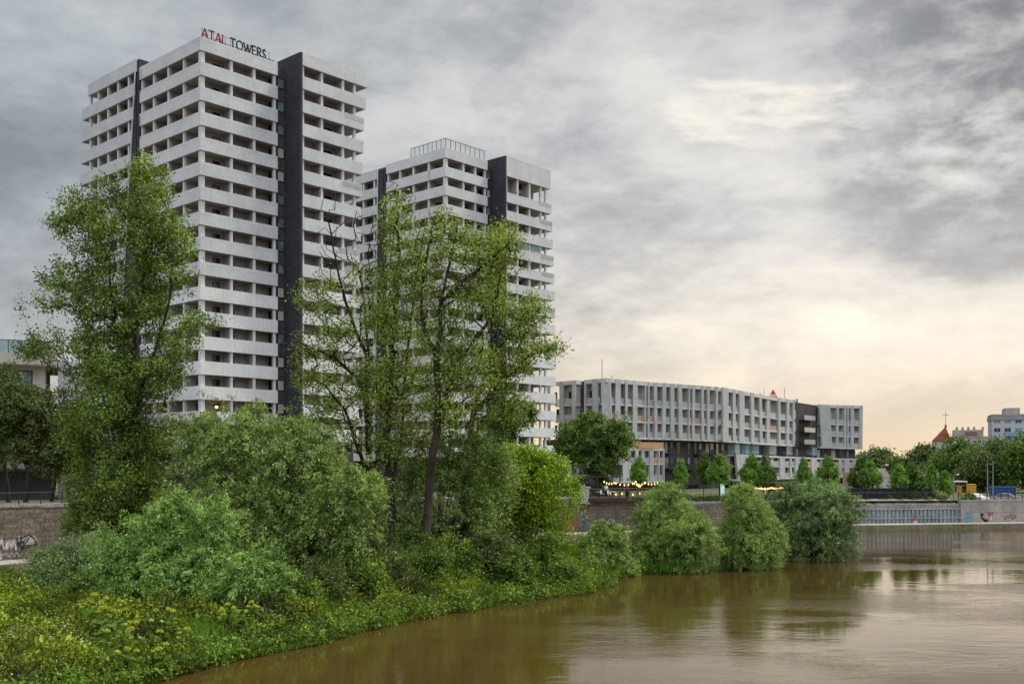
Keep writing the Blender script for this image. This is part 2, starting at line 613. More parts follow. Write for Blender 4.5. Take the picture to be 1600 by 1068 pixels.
sl = bpy.data.lights.new('sun', 'SUN')
sl.energy = 3.2
sl.angle = R(12)
sl.color = (1.0, 0.93, 0.80)
so = bpy.data.objects.new('sun', sl)
COL.objects.link(so)
sdir = Vector((math.sin(SUN_AZ) * math.cos(SUN_EL), math.cos(SUN_AZ) * math.cos(SUN_EL), math.sin(SUN_EL)))
so.rotation_euler = sdir.to_track_quat('Z', 'Y').to_euler()
so.location = (0, 0, 200)

# ------------------------------------------------------------------ river


def water_material():
    m, nt, b, out = newmat('river_water')
    tc = nd(nt, 'ShaderNodeTexCoord')

    def wn(scale, detail, sx, sy, rough=0.55):
        mp = nd(nt, 'ShaderNodeMapping')
        mp.inputs['Scale'].default_value = (sx, sy, 1)
        mp.inputs['Rotation'].default_value = (0, 0, R(12))
        nt.links.new(tc.outputs['Object'], mp.inputs['Vector'])
        n = nd(nt, 'ShaderNodeTexNoise', i_Scale=scale, i_Detail=detail, i_Roughness=rough)
        nt.links.new(mp.outputs['Vector'], n.inputs['Vector'])
        return n.outputs['Fac']
    a = wn(0.55, 3, 0.6, 1.3)
    c = wn(2.2, 3, 0.55, 1.3)
    e = wn(4.6, 3, 0.6, 1.2)
    patch = wn(0.06, 5, 0.7, 1.7, 0.62)
    pr = nd(nt, 'ShaderNodeMapRange', interpolation_type='SMOOTHSTEP')
    for k, x in zip(('From Min', 'From Max', 'To Min', 'To Max'), (0.42, 0.66, 0.10, 1.0)):
        pr.inputs[k].default_value = x
    nt.links.new(patch, pr.inputs['Value'])

    def mth(op, p, q, r=None):
        n = nd(nt, 'ShaderNodeMath', operation=op)
        for k, x in enumerate((p, q, r)):
            if x is None:
                continue
            if isinstance(x, (int, float)):
                n.inputs[k].default_value = x
            else:
                nt.links.new(x, n.inputs[k])
        return n.outputs[0]
    h = mth('ADD', mth('MULTIPLY', a, 0.24), mth('MULTIPLY', mth('ADD', mth('MULTIPLY', c, 0.55), mth('MULTIPLY', e, 0.45)), pr.outputs[0]))
    bp = nd(nt, 'ShaderNodeBump', i_Strength=1.0, i_Distance=0.038)
    nt.links.new(h, bp.inputs['Height'])
    nt.links.new(bp.outputs['Normal'], b.inputs['Normal'])
    r = ramp(nt, [(0.3, (0.066, 0.040, 0.011)), (0.7, (0.086, 0.054, 0.016))])
    nt.links.new(patch, r.inputs['Fac'])
    nt.links.new(r.outputs['Color'], b.inputs['Base Color'])
    b.inputs['Roughness'].default_value = 0.6
    b.inputs['Specular IOR Level'].default_value = 0.0
    gl = nd(nt, 'ShaderNodeBsdfGlossy', i_Roughness=0.03)
    gl.inputs['Color'].default_value = (1.0, 0.96, 0.90, 1)
    nt.links.new(bp.outputs['Normal'], gl.inputs['Normal'])
    fr = nd(nt, 'ShaderNodeFresnel', i_IOR=1.33)
    nt.links.new(bp.outputs['Normal'], fr.inputs['Normal'])
    mx = nd(nt, 'ShaderNodeMixShader')
    nt.links.new(mth('MINIMUM', mth('MULTIPLY', fr.outputs[0], 1.15), 1.0), mx.inputs[0])
    nt.links.new(b.outputs[0], mx.inputs[1])
    nt.links.new(gl.outputs[0], mx.inputs[2])
    nt.links.new(mx.outputs[0], out.inputs['Surface'])
    return m


w = MB()
w.face([(-600, -150, 0), (900, -150, 0), (900, 420, 0), (-600, 420, 0)])
tag(w.build('river', water_material()), kind='structure')

# ------------------------------------------------------------------ embankment
# water line of the ledge: (px, D, wall top z)
EMB = [(-900, 62, 5.5), (-300, 76, 5.5), (0, 85, 5.4), (130, 91, 5.4), (420, 104, 5.2), (700, 115, 5.0), (915, 122.5, 4.85), (1040, 128, 4.4),
       (1120, 132, 4.0), (1340, 140, 3.9), (1525, 143.5, 3.85), (1700, 147, 3.85), (2400, 160, 3.9), (4200, 185, 4.0)]


class Plan:
    """plan polyline given by sight line and distance; gives the point seen at px, pushed back by off metres"""
    def __init__(s, pts):
        s.q = [Vector(((p[0] - 800) / F * p[1], p[1])) for p in pts]
        s.nrm = []
        for k in range(len(s.q)):
            d = (s.q[min(k + 1, len(s.q) - 1)] - s.q[max(k - 1, 0)]).normalized()
            s.nrm.append(Vector((-d.y, d.x)))

    def seg(s, px):
        m = (px - 800) / F
        for k in range(len(s.q) - 1):
            a, b = s.q[k], s.q[k + 1]
            fa = a.x - m * a.y
            fb = b.x - m * b.y
            if fa <= 0 <= fb and fb > fa:
                return k, -fa / (fb - fa)
        return (0, 0.0) if px <= 800 + s.q[0].x / s.q[0].y * F + 1e-3 else (len(s.q) - 2, 1.0)

    def __call__(s, px, off=0.0):
        k, t = s.seg(px)
        return s.q[k].lerp(s.q[k + 1], t) + s.nrm[k].lerp(s.nrm[k + 1], t) * off


emb = Plan(EMB)
TOPZ = lambda px: float(np.interp(px, [e[0] for e in EMB], [e[2] for e in EMB]))


def along(plan, px0, px1, off, n=None, knots=EMB):
    ks = [px0] + [k[0] for k in knots if px0 < k[0] < px1] + [px1]
    return [(plan(k, off), k) for k in ks]


WOFF = 3.6
# ground: one sheet from the wall to the horizon
g = MB()
cols_ = []
for e in EMB:
    p = emb(e[0], WOFF + 0.35) if -900 < e[0] < 4200 else emb.q[0 if e[0] < 0 else -1] + emb.nrm[0 if e[0] < 0 else -1] * (WOFF + 0.35)
    cols_.append((p, e[2]))
offs = [0, 5, 8, 20, 60, 150, 400, 6000]
for k, (p, z) in enumerate(cols_):
    for d in offs:
        t = min(1, d / 100)
        dirn = emb.nrm[k].lerp(Vector((p.x, p.y)).normalized(), t).normalized() if d else emb.nrm[k]
        q = p + dirn * d
        if k >= 10 and d >= 8:
            t = 1.0
        g.v.append((q.x, q.y, z * (1 - t) + (4.2 if k < 10 else 3.2) * t - 0.06))
no = len(offs)
for k in range(len(cols_) - 1):
    for j in range(no - 1):
        a = k * no + j
        g.f.append((a, a + no, a + no + 1, a + 1))
        g.m.append(0)
tag(g.build('ground', surf('ground_soil', (0.11, 0.12, 0.06), 0.95, 0.4, 0.2, 3.0)), kind='structure')

pv = MB()
pth = along(emb, -250, 1330, WOFF + 1.2)
pv.strip([p for p, k in pth], 4.0, [TOPZ(k) - 0.05 for p, k in pth], [TOPZ(k) + 0.03 for p, k in pth])
tag(pv.build('riverside_path', surf('path_paving', (0.30, 0.28, 0.26), 0.9, 0.2, 0.6)), kind='structure')

# ledge along the water
ld = MB()
pth = along(emb, -850, 4100, 0)
ld.strip([p for p, k in pth], WOFF - 0.01, -1.0, 0.62)
ledge = tag(ld.build('quay_ledge', moss_conc), 'low concrete ledge running along the water at the foot of the embankment wall', 'ledge')
lt = MB()
pth = along(emb, -850, 4100, 0.12)
lt.strip([p for p, k in pth], WOFF - 0.2, 0.60, 0.68)
lt.build('ledge_slab', conc_l, ledge)


def wall_piece(px0, px1, mat, label, cope_mat=conc, cope=0.28, z0=0.3, push=0.0, topadd=0.0, name='embankment_wall'):
    m = MB()
    pth = along(emb, px0, px1, WOFF + push)
    m.strip([p for p, k in pth], 0.8, z0, [TOPZ(k) - cope + topadd for p, k in pth])
    o = tag(m.build(name, mat), label, 'wall')
    if cope:
        c = MB()
        pth = along(emb, px0, px1, WOFF + push - 0.06)
        c.strip([p for p, k in pth], 0.95, [TOPZ(k) - cope + topadd for p, k in pth], [TOPZ(k) + topadd + 0.02 for p, k in pth])
        c.build('coping', cope_mat, o)
    return o


wall_piece(-800, 92, stone_wall, 'brown stone embankment wall with white and black graffiti below the dark trees at left', cope=0.18)
wall_piece(92.4, 1339, stone_wall, 'long stone embankment wall under the cafe terrace with red graffiti near its foot', push=0.4)
wp = wall_piece(1339.4, 1524, conc, 'grey concrete embankment wall holding the corrugated steel panel', cope=0.0, topadd=-0.55)
wall_piece(1524.4, 4000, conc_l, 'smooth light concrete embankment wall with blue and red graffiti at right', cope_mat=conc_l, cope=0.2, push=-0.25)
# pilaster on the left wall, vertical joints on the light wall
pb = MB()
p0, p1 = emb(15, WOFF - 0.08), emb(23, WOFF - 0.08)
pb.strip([p0, p1], 0.1, 0.6, 5.1)
for k in (84, 92):
    pass
pbo = pb.build('stone_pilaster', conc, bpy.data.objects['embankment_wall'])

# rough bank with rubble above the steel panel
rb = MB()
pth = along(emb, 1340, 1523, WOFF - 0.05)
N = 60
pts = []
for i in range(N + 1):
    px = 1341 + (1522 - 1341) * i / N
    a = emb(px, WOFF + 0.1)
    b = emb(px, WOFF + 2.4)
    h = 0.25 * mnoise.noise(Vector((px * 0.09, 1.3, 0)))
    pts.append(((a.x, a.y, 3.28), (a.x * .5 + b.x * .5, a.y * .5 + b.y * .5, 3.68 + h), (b.x, b.y, 3.98 + h * .5), (b.x, b.y, 3.2)))
for i in range(N):
    for q in range(3):
        rb.face([pts[i][q], pts[i + 1][q], pts[i + 1][q + 1], pts[i][q + 1]])
tag(rb.build('rubble_bank', surf('rubble', (0.36, 0.32, 0.27), 0.95, 0.5, 0.9, 5.0, 0.8)), kind='structure')

# corrugated steel sheet piling
spm = MB()
pa, pb_ = emb(1358, WOFF - 0.10), emb(1523, WOFF - 0.10)
dv = (pb_ - pa)
Lw = dv.length
dv.normalize()
nv = Vector((-dv.y, dv.x))
s_, prof = 0.0, []
pit = 0.62
while s_ < Lw:
    for ds, o in ((0, 0.0), (0.22, 0.0), (0.30, -0.22), (0.52, -0.22)):
        prof.append((s_ + ds, o))
    s_ += pit
prof = [(a, b) for a, b in prof if a <= Lw]
for (a, oa), (b, ob) in zip(prof[:-1], prof[1:]):
    A = pa + dv * a + nv * oa
    B = pa + dv * b + nv * ob
    spm.face([(A.x, A.y, 0.66), (B.x, B.y, 0.66), (B.x, B.y, 2.55), (A.x, A.y, 2.55)])
spo = tag(spm.build('sheet_pile_panel', steel_pile), 'corrugated grey steel sheet piling let into the embankment wall at right', 'sheet piling')
bm_ = MB()
bm_.strip([pa - nv * 0.36, pb_ - nv * 0.36], 0.10, 1.30, 1.46)
bm_.build('waler_beam', steel_pile, spo)
bm_ = MB()
bm_.strip([pa - nv * 0.30, pb_ - nv * 0.30], 0.30, 2.56, 2.72)
bm_.build('cap_beam', steel_pile, spo)

# ------------------------------------------------------------------ graffiti (flat paint on the walls)


def ribbon(mb, pts, wd, plan, off, z_of, mi=0):
    """pts: (px,py) strokes on the wall seen there, width in metres"""
    q = []
    for px, py in pts:
        p = plan(px, off)
        z = CAMZ + (HOR - py) / F * p.y
        q.append(Vector((p.x, p.y, z)))
    for a, b in zip(q[:-1], q[1:]):
        d = (b - a)
        if d.length < 1e-4:
            continue
        d.normalize()
        al = Vector((1, 0.5, 0)).normalized()
        k, t = plan.seg(800 + a.x / a.y * F)
        dd = (plan.q[k + 1] - plan.q[k]).normalized()
        n = Vector((-dd.y, dd.x, 0))
        s = d.cross(n).normalized() * wd / 2
        a2, b2 = a - d * wd * .3, b + d * wd * .3
        mb.face([a2 - s, b2 - s, b2 + s, a2 + s], mi)


def squiggle(x0, x1, y0, y1, n, seed):
    r = random.Random(seed)
    return [(x0 + (x1 - x0) * i / n + r.uniform(-1, 1) * (x1 - x0) / n, r.uniform(y0, y1)) for i in range(n + 1)]


gred = surf('red_spray', (0.43, 0.13, 0.10), 0.8, 0.35, 2.0)
gwhite = surf('white_spray', (0.62, 0.61, 0.60), 0.8, 0.3, 1.2)
gblack = surf('black_spray', (0.03, 0.03, 0.035), 0.8, 0.2)
gblue = surf('blue_spray', (0.20, 0.37, 0.46), 0.8, 0.35, 2.0)
gpale = surf('pale_spray', (0.40, 0.36, 0.34), 0.8, 0.3, 1.0)


def graff(name, strokes, label, off, mats):
    m = MB()
    for pts, wd, mi, lay in strokes:
        ribbon(m, pts, wd, emb, off - 0.006 * lay, None, mi)
    return tag(m.build(name, mats), label, 'graffiti')


OM = WOFF + 0.4 - 0.03
st = []
for i, (a, b) in enumerate(((902, 907), (908, 912), (913, 918), (919, 923), (924, 929))):
    st.append((squiggle(a, b, 811, 824, 5, 20 + i), 0.20, 0, 1))
    st.append(([(a, 812), (a, 824), (b, 824)] if i % 2 else [(a, 824), (a + 2, 811), (b, 824)], 0.22, 0, 2))
st.append(([(900, 827), (931, 826)], 0.2, 0, 1))
st.append(([(901, 809), (930, 808)], 0.15, 0, 1))
graff('graffiti', st, 'red spray painted lettering on the stone wall left of the blue post', OM, [gred])
st = [(squiggle(877, 899, 820, 831, 14, 5), 0.5, 0, 1), ([(880, 829), (886, 819), (891, 829), (896, 820)], 0.12, 1, 2), ([(893, 822), (898, 822), (898, 828)], 0.12, 1, 3)]
graff('graffiti', st, 'white graffiti piece with dark outline at foot of stone wall beside the red one', OM, [gwhite, gblack])
st = [(squiggle(976, 986, 811, 825, 8, 9), 0.45, 0, 1), ([(976, 824), (980, 812), (985, 822)], 0.1, 1, 2)]
graff('graffiti', st, 'pale graffiti patch on the stone wall right of the blue post behind the willow', OM, [gwhite, gblack])
OL = WOFF - 0.04


def arc(cx, cy, rx, ry, a0, a1, n=12):
    return [(cx + rx * math.cos(R(a0 + (a1 - a0) * i / n)), cy - ry * math.sin(R(a0 + (a1 - a0) * i / n))) for i in range(n + 1)]


st = [(squiggle(4, 50, 842, 858, 40, 3), 0.16, 0, 1), (squiggle(8, 30, 840, 852, 18, 13), 0.14, 0, 1),
      (squiggle(56, 82, 838, 850, 26, 4), 0.28, 0, 1),
      (arc(70, 852, 13, 16, 0, 180), 0.10, 1, 3), ([(52, 842), (60, 838), (56, 850), (64, 846), (60, 856), (72, 840)], 0.10, 1, 4),
      ([(52, 850), (66, 842)], 0.09, 1, 5), ([(57, 860), (70, 852), (84, 850)], 0.08, 1, 6)]
graff('graffiti', st, 'white graffiti with black scrawled outlines on the brown stone wall at left', OL, [gwhite, gblack])
st = [(squiggle(4, 24, 862, 872, 16, 31), 0.4, 0, 1), (arc(14, 872, 10, 14, 0, 180), 0.1, 1, 3), (arc(14, 872, 7, 9, 0, 180), 0.08, 1, 4), (squiggle(26, 56, 862, 870, 16, 2), 0.1, 2, 2)]
graff('graffiti', st, 'white rounded graffiti shape with black outline just above the left ledge', OL, [gwhite, gblack, gpale])
OR = WOFF - 0.25 - 0.03
st = [([(1532, 802), (1537, 801), (1542, 802), (1543, 808)], 0.18, 0, 1), ([(1533, 813), (1533, 804), (1536, 803), (1537, 813)], 0.25, 0, 2),
      ([(1540, 813), (1540, 804), (1542, 804)], 0.25, 0, 3), ([(1532, 813), (1543, 813)], 0.18, 0, 4), ([(1534, 808), (1542, 807)], 0.2, 0, 5)]
graff('graffiti', st, 'light blue graffiti letters on the light concrete wall next to the steel panel', OR, [gblue])
st = [([(1557, 803), (1558, 807), (1561, 810)], 0.30, 0, 1), ([(1559, 808), (1563, 812), (1566, 813)], 0.5, 0, 2), ([(1559, 806), (1565, 810)], 0.25, 1, 3), ([(1557, 803), (1559, 804)], 0.4, 0, 4)]
graff('graffiti', st, 'small black and grey bird shaped graffiti on the light concrete wall', OR, [gblack, gpale])
st = [([(1568, 801), (1575, 801)], 0.35, 0, 1), ([(1569, 803), (1574, 803)], 0.35, 0, 2), ([(1571, 805), (1573, 806)], 0.35, 0, 3), ([(1572, 806), (1573, 813)], 0.2, 1, 4), ([(1569, 810), (1573, 812)], 0.12, 1, 5)]
graff('graffiti', st, 'red and white graffiti figure on the light concrete wall right of the bird', OR, [gred, gwhite])
st = [(squiggle(1594, 1612, 802, 812, 14, 41), 0.14, 0, 1)]
graff('graffiti', st, 'faint red scribble on the light concrete wall at the right edge', OR, [gred])
st = [([(1450, 809), (1454, 809)], 0.35, 0, 1), ([(1450, 811), (1453, 812)], 0.35, 0, 2), ([(1450, 815), (1453, 816)], 0.4, 1, 3)]
graff('graffiti', st, 'small red and white painted spot on the corrugated steel panel', WOFF - 0.52, [gred, gwhite])
st = [(squiggle(1098, 1112, 786, 796, 10, 51), 0.12, 0, 1)]
graff('graffiti', st, 'small black scribble high on the stone wall between two willows', OM, [gblack])

# blue post on the ledge
bp_ = MB()
q = emb(934, WOFF - 0.6)
bp_.tube([(q.x, q.y, 0.66), (q.x, q.y, 2.4), (q.x, q.y, 2.45)], [0.26, 0.26, 0.2], 12)
bpo = empty('mooring_post', (q.x, q.y, 0.66), 'dark blue post standing on the ledge beside the red graffiti', 'post')
bp_.build('post_shaft', surf('blue_post_paint', (0.06, 0.12, 0.19), 0.6, 0.3, 1.0), bpo)
bp_ = MB()
bp_.tube([(q.x, q.y, 2.45), (q.x, q.y, 2.6), (q.x, q.y, 2.82)], [0.33, 0.33, 0.2], 12)
bp_.build('post_cap', MATS['blue_post_paint'], bpo)

# ------------------------------------------------------------------ railings


def railing(name, path, zs, h, gap, label, mat, rails=(1.0,), bars=0.0, r=0.03, cat='railing', pr=None):
    o = empty(name, (path[0][0], path[0][1], zs[0]), label, cat)
    pts = [Vector((p[0], p[1], z)) for p, z in zip(path, zs)]
    tot = sum((b - a).length for a, b in zip(pts[:-1], pts[1:]))
    n = max(1, int(tot / gap))

    def at(s):
        for a, b in zip(pts[:-1], pts[1:]):
            l = (b - a).length
            if s <= l + 1e-6:
                return a.lerp(b, min(1, s / l))
            s -= l
        return pts[-1]
    for k in range(n + 1):
        p = at(tot * k / n)
        m = MB()
        m.tube([p, p + Vector((0, 0, h))], pr or r * 1.4, 5)
        m.build('post', mat, o)
    for f in rails:
        m = MB()
        m.tube([p + Vector((0, 0, h * f)) for p in pts], r, 5)
        m.build('rail', mat, o)
    if bars:
        m = MB()
        nb = int(tot / bars)
        for k in range(nb):
            p = at(tot * (k + 0.5) / nb)
            m.tube([p + Vector((0, 0, 0.1)), p + Vector((0, 0, h))], r * 0.45, 3, cap=False)
        m.build('bars', mat, o)
    return o


def pathz(px0, px1, off, dz=0.0):
    pth = along(emb, px0, px1, off)
    return [p for p, k in pth], [TOPZ(k) + dz for p, k in pth]


p_, z_ = pathz(-150, 128, WOFF + 0.5)
railing('railing', p_, z_, 1.1, 1.9, 'dark metal railing with thin bars on top of the left stone wall', metal_d, (1.0, 0.12), 0.22, 0.035)
p_, z_ = pathz(880, 934, WOFF + 0.9)
railing('railing', p_, z_, 1.1, 2.0, 'thin dark railing left of the white pillar on the stone wall', metal_d, (1.0, 0.5), 0.0)
p_, z_ = pathz(1040, 1300, WOFF + 1.0)
railing('railing', p_, z_, 1.1, 1.8, 'long dark railing on the stone wall behind the willow bushes', metal_d, (1.0, 0.12), 0.16)
p_, z_ = pathz(1526, 1760, WOFF + 0.5)
railing('railing', p_, z_, 1.15, 1.15, 'dark railing posts on top of the light concrete wall at right', metal_d, (0.6,), 0.0, 0.025, pr=0.06)

hd = MB()
pth = along(emb, 1040, 1340, WOFF + 1.9)
C_ = []
for i in range(len(pth) - 1):
    a, b = pth[i][0], pth[i + 1][0]
    n_ = int((b - a).length * 420)
    t_ = rng.random(n_)
    C_.append(np.stack([a.x + (b.x - a.x) * t_ + rng.normal(size=n_) * .25, a.y + (b.y - a.y) * t_ + rng.normal(size=n_) * .25, np.interp(a.x, [0, 40], [4.3, 3.9]) + rng.random(n_) * .75], 1))
C_ = np.concatenate(C_)

# ------------------------------------------------------------------ towers
UA = Vector((0.669, 0.743))
VA = Vector((-0.743, 0.669))


def frame_at(o, u=UA, v=VA):
    def fr(a, b, z):
        return (o.x + u.x * a + v.x * b, o.y + u.y * a + v.y * b, z)
    return fr


def window(fr, parent, name, u0, u1, v0, v1, z0, z1, axis, gm=None, mull=1):
    """opening in a wall: dark frame with a pane; axis 'v' = wall faces -v, 'u' = wall faces -u"""
    m = MB()
    t = 0.09
    d = 0.10
    if axis == 'v':
        m.box(fr, u0, u1, v0 - d, v0 + 0.02, z0, z0 + t)
        m.box(fr, u0, u1, v0 - d, v0 + 0.02, z1 - t, z1)
        xs = [u0] + [u0 + (u1 - u0) * k / (mull + 1) for k in range(1, mull + 1)] + [u1 - t]
        for x in xs:
            m.box(fr, x, x + t, v0 - d, v0 + 0.02, z0 + t, z1 - t)
        m.box(fr, u0 + t, u1 - t, v0 - 0.05, v0 + 0.02, z0 + t, z1 - t, 1)
    else:
        m.box(fr, u0 - d, u0 + 0.02, v0, v1, z0, z0 + t)
        m.box(fr, u0 - d, u0 + 0.02, v0, v1, z1 - t, z1)
        xs = [v0] + [v0 + (v1 - v0) * k / (mull + 1) for k in range(1, mull + 1)] + [v1 - t]
        for x in xs:
            m.box(fr, u0 - d, u0 + 0.02, x, x + t, z0 + t, z1 - t)
        m.box(fr, u0 - 0.05, u0 + 0.02, v0 + t, v1 - t, z0 + t, z1 - t, 1)
    return m.build(name, [frame_m, gm or wglass], parent)


def bmat(z):
    return panel_low if z < 33 else panel


def tower(px, D, ztop, cfg):
    o = Vector(((px - 800) / F * D, D))
    fr = frame_at(o)
    root = empty('apartment_tower', (o.x, o.y, 4.4), cfg['label'], 'tower', 'apartment towers')
    FH, NB = 3.02, 17
    uR, vL = cfg['uR'], cfg['vL']
    rb0, rbv, rbE = cfg['rb0'], cfg['rbv'], cfg['rbE']
    lb0, lbE, lbu = cfg['lb0'], cfg['lbE'], -0.3
    tops = [ztop - FH * k for k in range(NB)]
    zlow = tops[-1] - 1.65
    BH = 1.62
    rz = ztop + cfg['rdz']
    lz = ztop + cfg['ldz']
    DEP = 2.0
    # cores (walls behind the balconies)
    m = MB()
    m.box(fr, DEP, uR - 0.05, DEP, vL + 8, zlow + 0.4, ztop - 0.45)
    m.build('loggia_wall', plaster, root)
    m = MB()
    m.box(fr, rb0 + 0.35, rbE - 3.4, rbv + DEP, rbv + 11, zlow + 0.4, rz - 0.45)
    m.build('loggia_wall', plaster, root)
    m = MB()
    m.box(fr, lbu + DEP, lbu + 14, lb0 + 0.6, lbE - 2.4, zlow + 0.4, lz - 0.45)
    m.build('loggia_wall', plaster, root)
    # dark brick: recess beside the main block, side wall of the right block, end wall of the left block, plinth
    m = MB()
    m.box(fr, uR, rb0, 0.55, 8, 4.4, rz - 1.4)
    m.build('brick_recess', darkbrick, root)
    m = MB()
    m.box(fr, rb0, rb0 + 0.33, rbv, 9, 4.4, rz)
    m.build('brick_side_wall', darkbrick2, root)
    m = MB()
    m.box(fr, lbu + 0.25, lbu + 12, lb0 - 0.35, lb0 + 0.25, 4.4, lz)
    m.box(fr, lbu + 1.1, lbu + 3.1, lb0 + 0.25, lb0 + 5.5, 4.4, lz - 0.4)
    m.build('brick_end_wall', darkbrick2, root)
    m = MB()
    va, vb, vc = lb0 + 0.26, lb0 + 0.4 + cfg['lslant'](0), lb0 + cfg['lslant'](12)
    q = [(va, lz - 0.1), (vb, lz - 0.1), (vc, lz - FH * 10), (vc, zlow), (va, zlow)]
    A_ = [fr(lbu + 0.12, v_, z_) for v_, z_ in q]
    B_ = [fr(lbu + 0.5, v_, z_) for v_, z_ in q]
    m.face(A_[::-1])
    m.face(B_)
    for i in range(5):
        j = (i + 1) % 5
        m.face([A_[i], A_[j], B_[j], B_[i]])
    m.build('brick_wedge', darkbrick2, root)
    m = MB()
    m.box(fr, 1.0, uR - 0.1, 1.0, vL, 4.3, zlow + 0.4)
    m.box(fr, rb0 + 0.4, rbE - 1.5, rbv + 1.2, rbv + 10, 4.3, zlow + 0.4)
    m.box(fr, lbu + 1.5, lbu + 12, lb0 + 0.5, lbE - 1, 4.3, zlow + 0.4)
    m.build('plinth', darkbrick, root)
    r = random.Random(cfg['seed'])
    pv = {'n': 0}
    for k in range(NB):
        zt = tops[k]
        jm, jr, jl = [r.uniform(-0.10, 0.10) for _ in range(3)]
        # main block band: right face, corner, left face
        bh = BH
        m = MB()
        m.strip([fr(uR - 0.02, 1.6 + DEP, 0)[:2], fr(uR - 0.02, 0.0, 0)[:2], fr(jm * .3, -jm * .2, 0)[:2], fr(jm * .2, vL + jm, 0)[:2], fr(DEP, vL + jm, 0)[:2]], -0.16, zt - bh, zt)
        m.build('balcony_parapet', bmat(zt), root)
        m = MB()
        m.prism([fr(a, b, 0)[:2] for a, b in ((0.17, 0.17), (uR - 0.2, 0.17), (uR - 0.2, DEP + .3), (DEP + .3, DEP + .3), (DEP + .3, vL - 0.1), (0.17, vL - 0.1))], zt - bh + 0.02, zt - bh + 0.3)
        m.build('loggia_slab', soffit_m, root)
        # right block
        e = rbE + cfg['rflare'](k) + jr
        zt2 = zt + cfg['rdz']
        bh2 = bh if k or not cfg['rtall'] else 3.3
        zb2 = zt2 - bh2
        if not (cfg['rtall'] and k == 1):
            m = MB()
            q = 0.0 if k < 15 else (0.0 if k == 15 else 2.6)
            lo = [zb2] * 4
            m.strip([fr(rb0 + 0.34 + q, rbv + jr * .3, 0)[:2], fr(e, rbv + jr * .3, 0)[:2], fr(e, rbv + 6.5, 0)[:2]], 0.16, zb2, zt2)
            m.build('balcony_parapet', bmat(zt), root)
            m = MB()
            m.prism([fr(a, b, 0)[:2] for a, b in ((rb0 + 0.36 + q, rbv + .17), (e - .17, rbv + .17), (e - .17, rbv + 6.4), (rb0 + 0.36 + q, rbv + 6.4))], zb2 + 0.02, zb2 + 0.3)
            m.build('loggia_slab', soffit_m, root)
            if k and cfg['glass'](k):
                m = MB()
                m.box(fr, e - 3.3, e - 0.05, rbv - 0.06, rbv - 0.02, zt2 - 0.55, zt2 + 0.12)
                m.build('glass_railing', clear_glass, root)
        # left block
        s0 = lb0 + cfg['lslant'](k)
        s1 = lbE + cfg['lflare'](k) + jl
        zt3 = zt + cfg['ldz']
        m = MB()
        m.strip([fr(lbu + 5.5, s1, 0)[:2], fr(lbu, s1, 0)[:2], fr(lbu, s0, 0)[:2]], 0.16, zt3 - bh, zt3)
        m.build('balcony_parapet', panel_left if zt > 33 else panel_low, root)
        m = MB()
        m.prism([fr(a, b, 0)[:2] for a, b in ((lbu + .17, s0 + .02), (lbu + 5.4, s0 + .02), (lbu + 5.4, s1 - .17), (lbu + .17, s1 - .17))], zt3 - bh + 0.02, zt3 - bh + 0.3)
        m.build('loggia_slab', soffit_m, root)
        # openings in the back walls of the storey under this band
        zf = zt - FH - 1.25 + 0.02
        if k < NB - 1:
            zh = zf + 2.30
            if k % 3 != 9:
                for (a, w_) in cfg['mdoors']:
                    gm = wglass if r.random() < .8 else (curtain if r.random() < .5 else bglass)
                    window(fr, root, 'balcony_door', a, a + w_, DEP, 0, zf, zh, 'v', gm, 1 if w_ > 1.2 else 0)
            for (a, w_) in cfg['rdoors']:
                gm = wglass if r.random() < .75 else (curtain if r.random() < .4 else bglass)
                window(fr, root, 'balcony_window', rb0 + a, rb0 + a + w_, rbv + DEP, 0, zf + cfg['rdz'], zh + cfg['rdz'], 'v', gm, 1 if w_ > 1.4 else 0)
            for (a, w_) in cfg['ldoors']:
                window(fr, root, 'side_window', DEP, 0, a, a + w_, zf, zh, 'u', wglass, 1)
            gm = bglass if r.random() < (.9 if k < 9 else .35) else curtain
            window(fr, root, 'stair_window', uR + 0.25, rb0 - 0.15, 0.55, 0, zt - 3.0, zt - 1.6, 'v', gm, 0)
    if cfg['lamp']:
        m = MB()
        k = 14
        p = fr(cfg['mdoors'][0][0] + 0.5, DEP - 0.12, tops[k] - FH + 0.5)
        m.tube([p, (p[0], p[1], p[2] + 0.28)], [0.16, 0.16], 8)
        m.build('balcony_lamp', emitmat('warm_lamp', (1.0, 0.55, 0.15), 6.0), root)
    # posts, each continuous from the plinth to the roof
    def post(u, v, zt, w_=0.36, d=0.36, mat=post_m, z0=None):
        m = MB()
        m.box(fr, u, u + w_, v, v + d, zlow if z0 is None else z0, zt - 0.4)
        m.build('loggia_post', mat, root)
    def part(u0, u1, v0, v1, zt):
        m = MB()
        m.box(fr, u0, u1, v0, v1, zlow + 0.4, zt - 0.45)
        m.build('loggia_partition', plaster, root)
    post(0.18, 0.18, ztop, 0.55, 0.55)
    for u in cfg['mposts']:
        post(u, 0.2, ztop)
        part(u + 0.1, u + 0.26, 0.56, DEP + .01, ztop)
    post(uR - 0.55, 0.2, ztop)
    for v in cfg['lposts']:
        post(0.2, v, ztop)
        part(0.56, DEP + .01, v + 0.1, v + 0.26, ztop)
    for u in cfg['rposts']:
        post(rb0 + u, rbv + 0.2, rz)
        if rb0 + u < rbE - 3.2:
            part(rb0 + u + 0.1, rb0 + u + 0.26, rbv + 0.56, rbv + DEP + .01, rz)
    post(rb0 + 0.35, rbv + 0.2, rz)
    post(cfg['rendpost'], rbv + 0.25, rz)
    post(cfg['rendpost'], rbv + 3.3, rz)
    for v in cfg['lbposts']:
        post(lbu + 0.2, v, lz)
        if v < lbE - 2.5:
            part(lbu + 0.56, lbu + DEP + .01, v + 0.1, v + 0.26, lz)
    # slanted white edge of the left block
    m = MB()
